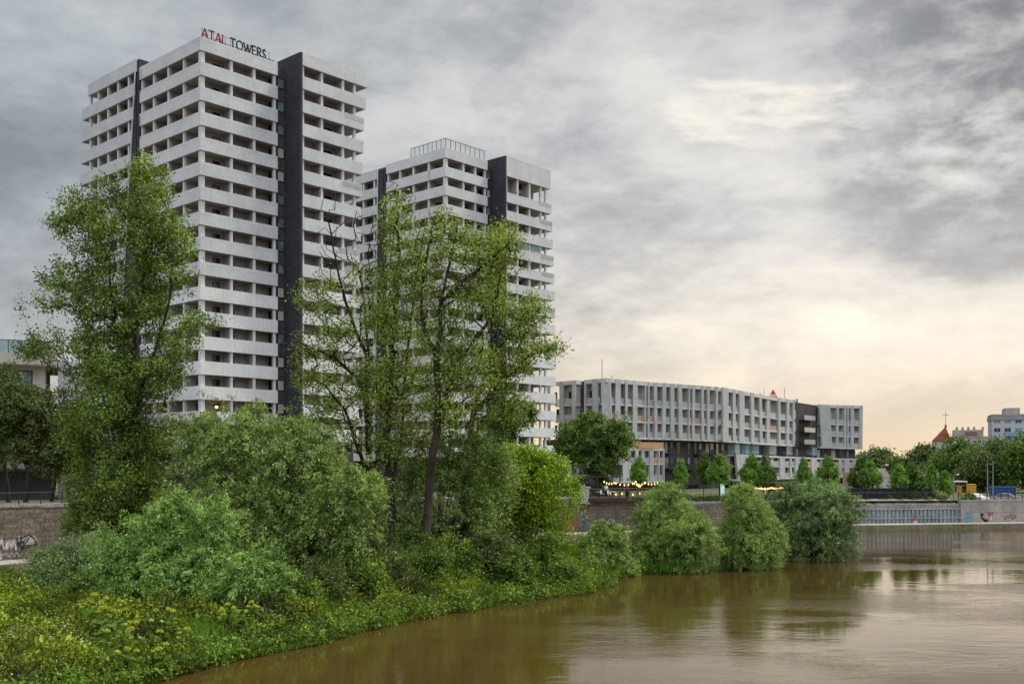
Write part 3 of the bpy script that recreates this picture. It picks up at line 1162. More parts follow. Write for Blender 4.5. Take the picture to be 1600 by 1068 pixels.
    a = fr(lbu - 0.02, lb0 + cfg['lslant'](0), lz)
    b = fr(lbu - 0.02, lb0 + cfg['lslant'](12), lz - FH * 12)
    m.tube([a, b], 0.11, 4)
    m.build('slanted_edge', post_m, root)
    # roofs
    m = MB()
    m.box(fr, 0.2, uR - 0.2, 0.2, vL + 8, ztop - 0.5, ztop - 0.25)
    m.box(fr, rb0 + 0.36, rbE - 0.25, rbv + 0.2, rbv + 11, rz - 0.5, rz - 0.25)
    m.box(fr, lbu + 0.2, lbu + 13, lb0 + 0.3, lbE - 0.3, lz - 0.5, lz - 0.25)
    m.build('roof', roof_m, root)
    return root, fr, tops


cfg1 = dict(label='taller white banded apartment tower with letters on its roof at left', seed=3, uR=11.2, vL=15.0, rb0=12.67, rbv=-2.83, rbE=23.8,
            lb0=15.1, lbE=29.0, rdz=1.15, ldz=1.15, rtall=False, lamp=True,
            rflare=lambda k: -1.55 * (1 - math.exp(-k / 4.5)), lflare=lambda k: 0.30 * min(k, 9) - (1.4 if k == 0 else 0) + 1.0, lslant=lambda k: 0.42 * min(k, 10),
            glass=lambda k: k in (2, 5, 8, 11), mdoors=[(2.9, 1.0), (5.25, 0.7), (8.1, 1.05)], rdoors=[(1.0, 0.9), (4.6, 1.9)], ldoors=[(4.0, 1.6), (9.5, 1.6)],
            mposts=[4.3, 7.6], lposts=[4.0, 7.7, 11.3, 14.3], rposts=[3.4, 6.9], rendpost=21.6, lbposts=[17.3, 20.2, 23.0, 25.8, 28.2])
t1, fr1, tops1 = tower(313, 124.0, 60.8, cfg1)
cfg2 = dict(label='second white banded apartment tower with glass railing on its roof, behind the sparse trees', seed=8, uR=9.9, vL=14.7, rb0=11.2, rbv=-2.83, rbE=23.0,
            lb0=14.8, lbE=29.0, rdz=0.6, ldz=-0.5, rtall=True, lamp=False,
            rflare=lambda k: 1.5 * min(k, 9) / 9, lflare=lambda k: 0.1 * k, lslant=lambda k: 1.5 + 0.05 * k,
            glass=lambda k: k in (2, 3, 5, 6, 8), mdoors=[(1.9, 1.8), (6.0, 0.9), (8.1, 0.8)], rdoors=[(1.0, 0.9), (4.6, 1.6)], ldoors=[(3.0, 1.8), (8.0, 1.2), (12.0, 1.2)],
            mposts=[4.2, 7.0], lposts=[4.0, 7.7, 11.0, 14.0], rposts=[3.2, 6.3, 9.3], rendpost=21.9, lbposts=[17.3, 20.2, 23.0, 25.8, 28.2])
t2, fr2, tops2 = tower(696, 165.0, 60.05, cfg2)
# glazed-in balcony on the second tower, fifth storey from the top
for a in (0.8, 3.9, 7.0):
    m = MB()
    zt = tops2[5] + 0.6
    m.box(fr2, 11.2 + a - 0.2, 11.2 + a + 2.55, -2.83 + 0.21, -2.83 + 0.26, zt, zt + 1.38)
    m.build('balcony_glazing', teal_glass, t2)
# rooftop glass railing
rr = empty('roof_railing', fr2(0, 0, 60.05), 'glass railing with thin dark posts round the roof terrace of the second tower', 'railing')
pp = [fr2(9.6, 0.5, 60.05), fr2(0.5, 0.5, 60.05), fr2(0.5, 8.8, 60.05)]
for (a, b) in ((pp[0], pp[1]), (pp[1], pp[2])):
    a, b = Vector(a), Vector(b)
    for k in range(9):
        q = a.lerp(b, k / 8)
        if a == Vector(pp[1]) and k == 0:
            continue
        m = MB()
        m.tube([q - Vector((0, 0, 0.3)), q + Vector((0, 0, 1.65))], 0.045, 5)
        m.build('post', metal_d, rr)
    m = MB()
    m.tube([a + Vector((0, 0, 1.65)), b + Vector((0, 0, 1.65))], 0.05, 5)
    m.build('rail', metal_d, rr)
    m = MB()
    m.face([a, b, b + Vector((0, 0, 1.55)), a + Vector((0, 0, 1.55))])
    m.build('glass_panel', clear_glass, rr)

# rooftop letters
sg = empty('roof_sign', fr1(0, 0, 60.8), 'red and black capital letters standing along the roof edge of the taller tower', 'sign')
sgf = MB()
STROKES = {
    'A': ([[(0, 0), (.5, 1), (1, 0)], [(.18, .32), (.82, .32)]], 0.95),
    'T': ([[(0, 1), (1, 1)], [(.5, 0), (.5, 1)]], 0.8),
    'L': ([[(0, 1), (0, 0), (.9, 0)]], 0.6),
    'O': ([[(.5 + .5 * math.cos(R(a)), .5 + .5 * math.sin(R(a))) for a in range(0, 361, 24)]], 1.0),
    'W': ([[(0, 1), (.26, 0), (.5, .9), (.74, 0), (1, 1)]], 1.25),
    'E': ([[(.85, 1), (0, 1), (0, 0), (.85, 0)], [(0, .52), (.75, .52)]], 0.62),
    'R': ([[(0, 0), (0, 1), (.55, 1), (.8, .9), (.85, .75), (.78, .58), (.55, .5), (0, .5)], [(.5, .5), (.95, 0)]], 0.66),
    'S': ([[(.9, .84), (.72, .97), (.45, 1), (.18, .9), (.1, .74), (.22, .58), (.5, .5), (.8, .4), (.92, .24), (.8, .08), (.5, 0), (.2, .04), (.05, .18)]], 0.6)}
LH = 1.1
uu = 0.25
for word, mat in (('ATAL', red_paint), ('TOWERS', black_paint)):
    for ch in word:
        st_, wf = STROKES[ch]
        m = MB()
        wd = LH * wf * 0.80
        for poly in st_:
            for a, b in zip(poly[:-1], poly[1:]):
                p, q = Vector((uu + a[0] * wd, a[1] * LH)), Vector((uu + b[0] * wd, b[1] * LH))
                d = (q - p)
                if d.length < 1e-5:
                    continue
                d.normalize()
                n = Vector((-d.y, d.x)) * 0.06
                p2, q2 = p - d * 0.04, q + d * 0.04
                c = [p2 - n, q2 - n, q2 + n, p2 + n]
                m.hexa([fr1(x.x, 0.05, 60.84 + x.y) for x in c] + [fr1(x.x, 0.2, 60.84 + x.y) for x in c])
        m.build('letter', mat, sg)
        uu += wd + 0.17
    uu += 0.42
m = MB()
m.tube([fr1(0.3, 0.3, 61.05), fr1(uu - .6, 0.3, 61.05)], 0.03, 4)
m.tube([fr1(0.3, 0.3, 61.9), fr1(uu - .6, 0.3, 61.9)], 0.03, 4)
for k in range(12):
    u = 0.4 + (uu - 1.2) * k / 11
    m.tube([fr1(u, 0.3, 60.4), fr1(u, 0.3, 61.9)], 0.03, 4)
m.build('support_frame', metal_d, sg)
# small roof gear next to the recess
m = MB()
m.box(fr1, 10.0, 11.1, 0.6, 1.8, 60.5, 61.25)
m.tube([fr1(10.2, 0.5, 60.6), fr1(10.2, 0.5, 62.0)], 0.05, 5)
tag(m.build('roof_vent', metal_g), 'small grey roof vent with a thin pipe right of the roof letters', 'vent')

# ------------------------------------------------------------------ long curved mid-rise block
MID = [(840, 196), (868, 194), (897, 191), (915, 191), (945, 187), (1000, 195), (1060, 201), (1127, 209), (1165, 222), (1200, 237), (1240, 251), (1280, 266), (1348, 272)]
mid_plan = Plan(MID)
mr_root = empty('apartment_block', (*mid_plan(1060), 4.2), 'long curved grey apartment block with vertical fins over dark brick lower storeys', 'apartment block')
MZ = lambda px: float(np.interp(px, [870, 945, 1238, 1280, 1348], [24.6, 24.75, 24.7, 24.5, 24.55]))
MB0 = lambda px: float(np.interp(px, [870, 1040, 1238, 1348], [14.1, 14.1, 13.75, 13.3]))


def knots(a, b, step=40):
    n = max(1, int(abs(b - a) / step))
    ks = sorted({a, b, *[a + (b - a) * i / n for i in range(n + 1)]})
    return ks


def mstrip(name, a, b, off, th, z0, z1, mat, parent=None, step=30):
    ks = knots(a, b, step)
    m = MB()
    f = lambda z, k: z(k) if callable(z) else z
    m.strip([mid_plan(k, off) for k in ks], th, [f(z0, k) for k in ks], [f(z1, k) for k in ks])
    return m.build(name, mat, parent or mr_root)


def fin(name, x0, x1, z0, z1, off=-0.25, th=1.5, slant=0.0, mat=fin_m, y0=None):
    """vertical panel; slant shifts the foot sideways, in px of the plan"""
    m = MB()
    A0, B0 = mid_plan(x0 + slant, off), mid_plan(x1 + slant, off)
    A1, B1 = mid_plan(x0, off), mid_plan(x1, off)
    n = mid_plan.nrm[mid_plan.seg((x0 + x1) / 2)[0]]
    m.hexa([(A0.x, A0.y, z0), (B0.x, B0.y, z0), (B0.x + n.x * th, B0.y + n.y * th, z0), (A0.x + n.x * th, A0.y + n.y * th, z0),
            (A1.x, A1.y, z1), (B1.x, B1.y, z1), (B1.x + n.x * th, B1.y + n.y * th, z1), (A1.x + n.x * th, A1.y + n.y * th, z1)])
    return m.build(name, mat, mr_root)


RNG = random.Random(12)
BACK = 1.3
# upper volume back walls
for a, b in ((868, 901), (915, 1240), (1280, 1347)):
    mstrip('back_wall', a, b, BACK, 9.0, MB0, lambda k: MZ(k) - 0.5, innerwall)
    mstrip('roof_beam', a, b, -0.2, 2.2, lambda k: MZ(k) - 0.75, MZ, slab_m)
    mstrip('underside_slab', a, b, -0.2, 9.0, lambda k: MB0(k) - 0.35, MB0, slab_m)
    for lv in (1, 2):
        mstrip('balcony_slab', a, b, -0.12, 1.9, lambda k: MB0(k) + 3.05 * lv - 0.3, lambda k: MB0(k) + 3.05 * lv, slab_m)
# dark brick lower storeys and dark recesses
mstrip('brick_wall', 840, 1345, 2.1, 8.0, 4.0, lambda k: MB0(k) - 0.36, darkbrick)
mstrip('brick_recess', 899, 916, 1.5, 8.0, 4.0, lambda k: MZ(k) - 0.1, darkbrick)
mstrip('brick_recess', 1239, 1282, 1.0, 8.0, lambda k: MB0(k) - 0.4, lambda k: MZ(k) - 0.2, darkbrick)
e_ = mid_plan(1347, 0.2)
fins_up = [(856, 860), (875.5, 881), (895, 900.5), (914, 916.3), (925, 934), (938, 951), (960, 969.5), (975.5, 980), (987, 995), (1006, 1008.6), (1011, 1013.6), (1020, 1025),
           (1034, 1040), (1046, 1052.5), (1057.5, 1064), (1075, 1077), (1080.5, 1084.5), (1094, 1098), (1103, 1107.5), (1117, 1120.5), (1127, 1137), (1143, 1148), (1153, 1162),
           (1171, 1176.4), (1184.5, 1189), (1196, 1201.5), (1213.7, 1217.7), (1228, 1232.5), (1237.5, 1240), (1279, 1295), (1306.5, 1310), (1318, 1321), (1323, 1325), (1328.5, 1333.5), (1342.5, 1347.5)]
for i, (a, b) in enumerate(fins_up):
    sl_ = RNG.uniform(-1.2, 1.5)
    if b - a < 11:
        a, b = a + (b - a) * .08, b - (b - a) * .08
    if (a, b) == (938, 951):  # the wide tapering corner panel
        sl_ = 3.5
    if a == 1279:
        sl_ = 4.0
    if a == 1342.5:
        sl_ = 2.2
    fin('facade_fin', a, b, MB0(a) - 0.36, MZ(a) + RNG.uniform(-0.02, 0.02), off=-0.28 - 0.03 * (i % 3), th=0.45, slant=sl_)
    if b - a < 6 and a > 860:
        c_ = (a + b) / 2
        fin('bay_divider', c_ - .5, c_ + .5, MB0(a), MZ(a) - .8, off=0.2, th=1.25, mat=innerwall)
gaps = [(b0, a1) for (a0, b0), (a1, b1) in zip(fins_up[:-1], fins_up[1:])]
scr = [clear_glass] * 6 + [tan_screen, cream_screen, pink_screen, curtain]
for i, (a, b) in enumerate(gaps):
    if b - a < 2.6 or a == 900.5 or a == 1240:
        continue
    for lv in range(3):
        z0 = MB0(a) + 3.05 * lv
        # balustrade
        m = MB()
        m.strip([mid_plan(a + 0.1, 0.05), mid_plan(b - 0.1, 0.05)], 0.05, z0 + 0.02, z0 + 1.12)
        sm = RNG.choice(scr) if lv < 2 else clear_glass
        m.build('balustrade', sm, mr_root)
        # door
        x0 = a + (b - a) * RNG.uniform(0.05, 0.45)
        x1 = x0 + min((b - a) * 0.5, RNG.uniform(3.0, 4.5))
        m = MB()
        zz = z0 + (2.35 if lv < 2 else 2.5)
        m.strip([mid_plan(x0, BACK - 0.08), mid_plan(x1, BACK - 0.08)], 0.12, z0 + 0.05, zz)
        m.build('balcony_door', RNG.choice([wglass, wglass, wglass, bglass, curtain, frame_m]), mr_root)
# bay side dividers are the fins themselves.  recess balconies with glass fronts, right dark recess
for lv in range(3):
    z0 = MB0(1256) + 0.4 + 3.05 * lv
    m = MB()
    m.strip([mid_plan(1254, -0.5), mid_plan(1271, -0.5)], 1.5, z0 - 0.25, z0)
    bs = m.build('recess_balcony', frame_m, mr_root)
    m = MB()
    m.strip([mid_plan(1254, -0.55), mid_plan(1271, -0.55)], 0.05, z0, z0 + 1.15)
    m.build('glass_front', [clear_glass, cream_screen, clear_glass][lv], bs)
    for (a, b) in ((1245, 1249), (1263, 1267)):
        m = MB()
        m.strip([mid_plan(a, 0.93), mid_plan(b, 0.93)], 0.1, z0 + 0.1, z0 + 2.3)
        m.build('window', RNG.choice([wglass, curtain, bglass]), mr_root)
# windows and dark balconies in the brick storeys
xs = 1042
while xs < 1340:
    wdt = RNG.uniform(3.0, 7.5)
    for lv in range(3):
        if lv < 2 and xs > 1140:
            continue
        z1 = MB0(xs) - 0.7 - 3.0 * (2 - lv)
        if RNG.random() < 0.85:
            m = MB()
            m.strip([mid_plan(xs, 2.02), mid_plan(xs + wdt * RNG.uniform(.45, 1), 2.02)], 0.12, z1 - 2.2, z1)
            m.build('window', RNG.choice([wglass, wglass, wglass, bglass, curtain]), mr_root)
        if RNG.random() < 0.5 and xs < 1140:
            m = MB()
            m.strip([mid_plan(xs - 1, 0.75), mid_plan(xs + 7, 0.75)], 1.3, z1 - 2.5, z1 - 2.3)
            bs = m.build('brick_balcony', frame_m, mr_root)
            m = MB()
            m.strip([mid_plan(xs - 1, 0.72), mid_plan(xs + 7, 0.72)], 0.05, z1 - 2.3, z1 - 1.25)
            m.build('railing_panel', metal_d, bs)
    xs += wdt + RNG.uniform(2, 5)
# glazed boxes under the upper volume at the right
for a, b in ((1151, 1158), (1167, 1173), (1178, 1188), (1205, 1215), (1231, 1240), (1271, 1278)):
    m = MB()
    m.strip([mid_plan(a, 0.3), mid_plan(b, 0.3)], 1.7, 11.3, 13.3)
    m.build('glazed_bay', RNG.choice([teal_glass, bglass, teal_glass]), mr_root)
# lower white volumes
LZ = lambda px: float(np.interp(px, [870, 1032, 1143, 1345], [12.0, 12.0, 11.15, 10.45]))
for a, b in ((866, 1032), (1146, 1340)):
    mstrip('lower_back_wall', a, b, 0.9, 1.2, 5.9, lambda k: LZ(k) - 0.3, innerwall)
    mstrip('lower_roof_edge', a, b, -1.0, 3.1, lambda k: LZ(k) - 0.4, LZ, slab_m)
    mstrip('lower_balcony_slab', a, b, -0.9, 1.85, lambda k: LZ(k) * .5 + 2.9, lambda k: LZ(k) * .5 + 3.2, slab_m)
    mstrip('lower_base_slab', a, b, -1.0, 3.0, 5.5, 5.9, slab_m)
lowf = [(869, 872.5), (876, 880), (891, 895), (905, 908), (920, 936), (968, 980), (987, 992), (996, 1000.5), (1009, 1015), (1023, 1024.5), (1030.5, 1032)]
lowr = [(1143, 1163), (1187, 1193), (1198, 1202), (1212, 1220), (1228, 1231), (1236, 1244), (1247, 1252), (1262, 1271), (1277, 1281), (1286, 1296), (1306, 1311), (1315, 1322), (1329, 1334), (1337, 1341)]
for lst in (lowf, lowr):
    for i, (a, b) in enumerate(lst):
        fin('lower_fin', a, b, 5.52, LZ(a) - 0.02, off=-1.04 - 0.03 * (i % 2), th=0.5, slant=3.5 if a == 1143 else RNG.uniform(-.3, .3))
    for (a0, b0), (a1, b1) in zip(lst[:-1], lst[1:]):
        if a1 - b0 < 3:
            continue
        for lv in range(2):
            z0 = 5.95 + lv * (LZ(b0) * .5 - 2.7)
            m = MB()
            m.strip([mid_plan(b0 + .1, -0.85), mid_plan(a1 - .1, -0.85)], 0.05, z0, z0 + 1.05)
            m.build('lower_balustrade', RNG.choice(scr), mr_root)
            m = MB()
            m.strip([mid_plan(b0 + (a1 - b0) * .15, 0.84), mid_plan(b0 + (a1 - b0) * RNG.uniform(.55, .9), 0.84)], 0.1, z0, z0 + 2.2)
            m.build('lower_window', RNG.choice([wglass, wglass, bglass, frame_m]), mr_root)
mstrip('terrace_panel', 984, 1031.5, -0.9, 0.15, 12.0, 13.2, orange_lit_pl)
mstrip('terrace_window', 993, 1014, 1.95, 0.2, 12.1, 13.7, bglass)
# ground floor shop fronts
mstrip('shop_front', 870, 1034, 0.8, 1.0, 4.2, 5.5, wglass)
mstrip('shop_front', 1150, 1338, 0.8, 1.0, 4.2, 5.5, wglass)
for px, h in ((952.8, 4.0), (970, 1.2), (1207, 1.6), (1210, 1.2), (1244, 3.6), (1213, 2.6)):
    q = mid_plan(px, 3)
    m = MB()
    zz = MZ(px) - .2
    m.tube([(q.x, q.y, zz), (q.x, q.y, zz + h)], 0.06, 4)
    m.build('roof_mast', metal_g, mr_root)
for i in range(9):
    px = 1236 + i * 3.3
    q = mid_plan(px, 3)
    m = MB()
    h = RNG.uniform(.4, 1.1)
    m.tube([(q.x, q.y, 24.0), (q.x, q.y, 24.6 + h)], [0.22, 0.16], 6)
    m.build('roof_vent', metal_d, mr_root)
# red triangular roof sign
q = mid_plan(1221, 2.0)
ts = empty('roof_sign', (q.x, q.y, 24.6), 'red triangular sign with a white band on the roof of the long apartment block', 'sign')
pl = mid_plan.q[9] - mid_plan.q[8]
pl = Vector((pl.x, pl.y)).normalized()
pl = Vector((0.98, 0.2))
frs = frame_at(q, pl, Vector((-pl.y, pl.x)))
m = MB()
m.hexa([frs(-1.2, 0, 24.9), frs(1.2, 0, 24.9), frs(1.2, .2, 24.9), frs(-1.2, .2, 24.9), frs(-.06, 0, 26.85), frs(.06, 0, 26.85), frs(.06, .2, 26.85), frs(-.06, .2, 26.85)])
m.build('sign_panel', surf('bright_red_paint', (0.55, 0.05, 0.06), 0.5, 0.1), ts)
m = MB()
m.box(frs, -0.75, 0.75, -0.03, 0.0, 25.25, 25.75)
m.build('sign_band', white_paint, ts)
m = MB()
for x in (-0.55, -0.3, -0.05, 0.2, 0.45):
    m.box(frs, x, x + 0.12, -0.05, -0.031, 25.33, 25.67)
m.build('sign_marks', MATS['bright_red_paint'], ts)
m = MB()
for x in (-1.0, 0, 1.0):
    m.tube([frs(x, 0.3, 24.0), frs(x, 0.3, 25.2)], 0.06, 4)
m.build('support_frame', metal_d, ts)

# ------------------------------------------------------------------ apartment house at the left edge
lo = PZ(78, 116, 0)
la, lb = Vector((-0.93, -0.37)), Vector((-0.37, 0.93))   # a: to the left along the front, b: back
frl = frame_at(Vector((lo.x, lo.y)), la, lb)
lr = empty('apartment_house', (lo.x, lo.y, 5), 'cream apartment house with roof terrace and white balconies at the left edge', 'apartment house')
cream = surf('cream_render', (0.58, 0.54, 0.48), 0.9, 0.12, 0.5, streak=0.3)
m = MB()
m.box(frl, 0.6, 30, 1.8, 14, 4.5, 20.2)
m.build('wall', cream, lr)
m = MB()
m.box(frl, -0.6, 30, -0.5, 14.5, 20.2, 21.5)
m.build('roof_parapet', cream, lr)
m = MB()
m.box(frl, -7, -0.7, 3.5, 14, 4.5, 21.0)
m.build('side_wing', surf('white_render', (0.62, 0.63, 0.64), 0.9, 0.1, 0.5), lr)
for zf in (17.4, 14.4, 11.4):
    m = MB()
    m.box(frl, -0.4, 30, -0.2, 1.8, zf - 1.0, zf - 0.15)
    b = m.build('balcony', white_paint, lr)
    m = MB()
    for f in (0.45, 0.75):
        m.tube([frl(-0.3, -0.1, zf + f - .2), frl(30, -0.1, zf + f - .2)], 0.035, 4)
    for k in range(12):
        m.tube([frl(k * 2.6, -0.1, zf - .2), frl(k * 2.6, -0.1, zf + .55)], 0.03, 4)
    m.build('balcony_railing', metal_g, b)
    for a, wd in ((1.9, 3.0), (6.4, 2.2), (10, 3.0)):
        m = MB()
        m.box(frl, a, a + wd, 1.72, 1.9, zf + 0.1, zf + 2.25, 0)
        m.box(frl, a + .12, a + wd * .42, 1.68, 1.72, zf + 0.22, zf + 2.13, 1)
        m.box(frl, a + wd * .46, a + wd - .12, 1.68, 1.72, zf + 0.22, zf + 2.13, 1)
        m.build('window', [frame_m, bglass], lr)
m = MB()
m.box(frl, -0.2, 30, 1.2, 1.75, 4.5, 8.2)
m.build('shop_front', surf('purple_grey_front', (0.10, 0.10, 0.12), 0.5, 0.3, 0.4), lr)
m = MB()
m.box(frl, -7, 30, -2.5, 1.2, 8.6, 9.0)
m.build('canopy', surf('grey_canopy', (0.36, 0.37, 0.40), 0.8, 0.15), lr)
tr_ = empty('roof_railing', frl(0, 0, 21.5), 'glass railing with dark posts on the roof of the cream apartment house', 'railing')
for k in range(10):
    m = MB()
    m.tube([frl(0.2 + 1.35 * k, 0.2, 21.4), frl(0.2 + 1.35 * k, 0.2, 22.9)], 0.05, 5)
    m.build('post', metal_d, tr_)
m = MB()
m.box(frl, -0.3, 16, 0.1, 0.25, 22.85, 22.95)
m.build('rail', metal_d, tr_)
m = MB()
m.box(frl, -0.2, 16, 0.18, 0.22, 21.55, 22.8)
m.build('glass_panel', teal_glass, tr_)

# ------------------------------------------------------------------ island terrain
ISL = [(-60, 14), (-45, 18), (-27, 25), (-19.5, 33), (-15.2, 42), (-11.6, 49.5), (-7.2, 57), (-1.2, 65), (4.2, 71), (7.2, 76), (8.6, 82), (10.5, 85), (16, 83.5), (22, 86),
       (29, 92), (35, 97), (36, 102), (28, 104), (16, 103), (5, 99), (-6, 92), (-16, 85), (-27, 77.5), (-36, 71.5), (-50, 66), (-75, 58)]
_sub = []
for _i in range(len(ISL)):
    _a, _b = np.array(ISL[_i], float), np.array(ISL[(_i + 1) % len(ISL)], float)
    _n = max(1, int(np.linalg.norm(_b - _a) / 1.2))
    for _k in range(_n):
        _p = _a + (_b - _a) * _k / _n
        _d = (_b - _a) / np.linalg.norm(_b - _a)
        _w = 0.9 * mnoise.noise(Vector((_p[0] * 0.35, _p[1] * 0.35, 0))) + 0.5 * mnoise.noise(Vector((_p[0] * 1.1, _p[1] * 1.1, 4)))
        _sub.append(_p + np.array([-_d[1], _d[0]]) * _w)
ipoly = np.array(_sub)


def sdist(X_, Y_):
    """signed distance to the island's shore, positive inside"""
    p = np.stack([X_, Y_], -1)
    inside = np.zeros(X_.shape, bool)
    dm = np.full(X_.shape, 1e9)
    n = len(ipoly)
    for i in range(n):
        a, b = ipoly[i], ipoly[(i + 1) % n]
        ab = b - a
        t = np.clip(((p - a) @ ab) / (ab @ ab), 0, 1)
        d = np.linalg.norm(p - a - t[..., None] * ab, axis=-1)
        dm = np.minimum(dm, d)
        c = ((a[1] > Y_) != (b[1] > Y_)) & (X_ < (b[0] - a[0]) * (Y_ - a[1]) / (b[1] - a[1] + 1e-12) + a[0])
        inside ^= c
    return np.where(inside, dm, -dm)


def tz(X_, Y_):
    X_ = np.asarray(X_, float)
    Y_ = np.asarray(Y_, float)
    s = sdist(X_, Y_)
    z = np.where(s > 0, 1.25 * (1 - np.exp(-s / 3.0)), s * 0.35)
    low = np.clip((X_ - 5) / 7, 0, 1)           # the spit to the right is under water
    return z * (1 - low) - 0.35 * low + 0.12 * np.sin(X_ * 1.3) * np.cos(Y_ * 1.1) * (s > 0) * (1 - low)


gx = np.arange(-74, 40, 1.0)
gy = np.arange(14, 107, 1.0)
GX, GY = np.meshgrid(gx, gy)
GZ = tz(GX, GY)
GS = sdist(GX, GY)
m = MB()
idx = -np.ones(GX.shape, int)
for i in range(GX.shape[0] - 1):
    for j in range(GX.shape[1] - 1):
        if max(GS[i, j], GS[i + 1, j], GS[i, j + 1], GS[i + 1, j + 1]) > -1.2:
            for (a, b) in ((i, j), (i, j + 1), (i + 1, j + 1), (i + 1, j)):
                if idx[a, b] < 0:
                    idx[a, b] = len(m.v)
                    m.v.append((GX[a, b], GY[a, b], GZ[a, b]))
            m.f.append((idx[i, j], idx[i, j + 1], idx[i + 1, j + 1], idx[i + 1, j]))
            m.m.append(0)
tag(m.build('island_ground', surf('muddy_soil', (0.045, 0.035, 0.02), 0.95, 0.4, 0.6), smooth=True), kind='structure')

# ------------------------------------------------------------------ foliage
L_poplar = leafmat('poplar_leaves', [(0.032, 0.060, 0.012), (0.075, 0.125, 0.022), (0.125, 0.185, 0.034), (0.20, 0.25, 0.055)], 0.30, 0.6, 0.45)
L_cotton = leafmat('cottonwood_leaves', [(0.060, 0.098, 0.018), (0.115, 0.175, 0.032), (0.175, 0.245, 0.05), (0.25, 0.30, 0.08)], 0.35, 0.45, 0.4)
L_willow = leafmat('silver_willow_leaves', [(0.05, 0.10, 0.02), (0.10, 0.18, 0.038), (0.16, 0.255, 0.062), (0.25, 0.345, 0.11)], 0.25, 0.35, 1.3, (1.3, 1.4, 0.8))
L_willow2 = leafmat('olive_willow_leaves', [(0.055, 0.09, 0.022), (0.10, 0.155, 0.038), (0.155, 0.22, 0.06), (0.21, 0.27, 0.09)], 0.28, 0.4, 1.0, (1.4, 1.4, 0.7))
L_willow3 = leafmat('water_willow_leaves', [(0.065, 0.115, 0.025), (0.115, 0.185, 0.042), (0.17, 0.25, 0.065), (0.24, 0.31, 0.10)], 0.28, 0.5, 0.6, (1.4, 1.4, 0.7))
L_willow4 = leafmat('grey_willow_leaves', [(0.048, 0.088, 0.028), (0.09, 0.15, 0.05), (0.14, 0.205, 0.08), (0.20, 0.265, 0.115)], 0.24, 0.55, 0.5, (1.2, 1.3, 0.8))
L_yellow = leafmat('yellow_green_leaves', [(0.045, 0.09, 0.006), (0.10, 0.175, 0.010), (0.19, 0.265, 0.015), (0.28, 0.33, 0.02)], 0.35, 0.4, 0.9, (1.2, 1.4, 0.4))
L_street = leafmat('street_tree_leaves', [(0.035, 0.085, 0.012), (0.07, 0.15, 0.02), (0.11, 0.22, 0.03), (0.17, 0.28, 0.05)], 0.3, 0.45, 0.7)
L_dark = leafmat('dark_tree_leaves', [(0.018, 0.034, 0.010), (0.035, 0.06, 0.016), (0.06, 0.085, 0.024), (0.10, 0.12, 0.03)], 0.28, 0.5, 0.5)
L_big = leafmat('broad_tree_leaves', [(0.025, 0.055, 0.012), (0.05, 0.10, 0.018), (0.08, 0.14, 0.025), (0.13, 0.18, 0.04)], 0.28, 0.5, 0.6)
L_far = leafmat('far_tree_leaves', [(0.035, 0.06, 0.025), (0.06, 0.10, 0.035), (0.09, 0.14, 0.045), (0.13, 0.18, 0.06)], 0.28, 0.5, 0.3)
L_shrub = leafmat('shrub_leaves', [(0.022, 0.05, 0.006), (0.05, 0.10, 0.012), (0.085, 0.15, 0.02), (0.15, 0.21, 0.035)], 0.3, 0.65, 0.6)
L_weed = leafmat('weed_leaves', [(0.03, 0.055, 0.005), (0.065, 0.11, 0.009), (0.12, 0.165, 0.015), (0.21, 0.235, 0.028)], 0.3, 0.75, 0.4)
L_grass = leafmat('grass_blades', [(0.04, 0.09, 0.008), (0.07, 0.15, 0.014), (0.11, 0.20, 0.02)], 0.3, 0.45, 0.5)
L_umbel = leafmat('yellow_umbels', [(0.20, 0.24, 0.02), (0.28, 0.31, 0.03), (0.36, 0.36, 0.05)], 0.2, 0.2, 1.0)
L_white = leafmat('white_flowers', [(0.50, 0.50, 0.30), (0.62, 0.62, 0.45)], 0.2, 0.2, 1.0)


def unit(n):
    v = rng.normal(size=(n, 3))
    return v / np.linalg.norm(v, axis=1, keepdims=True)


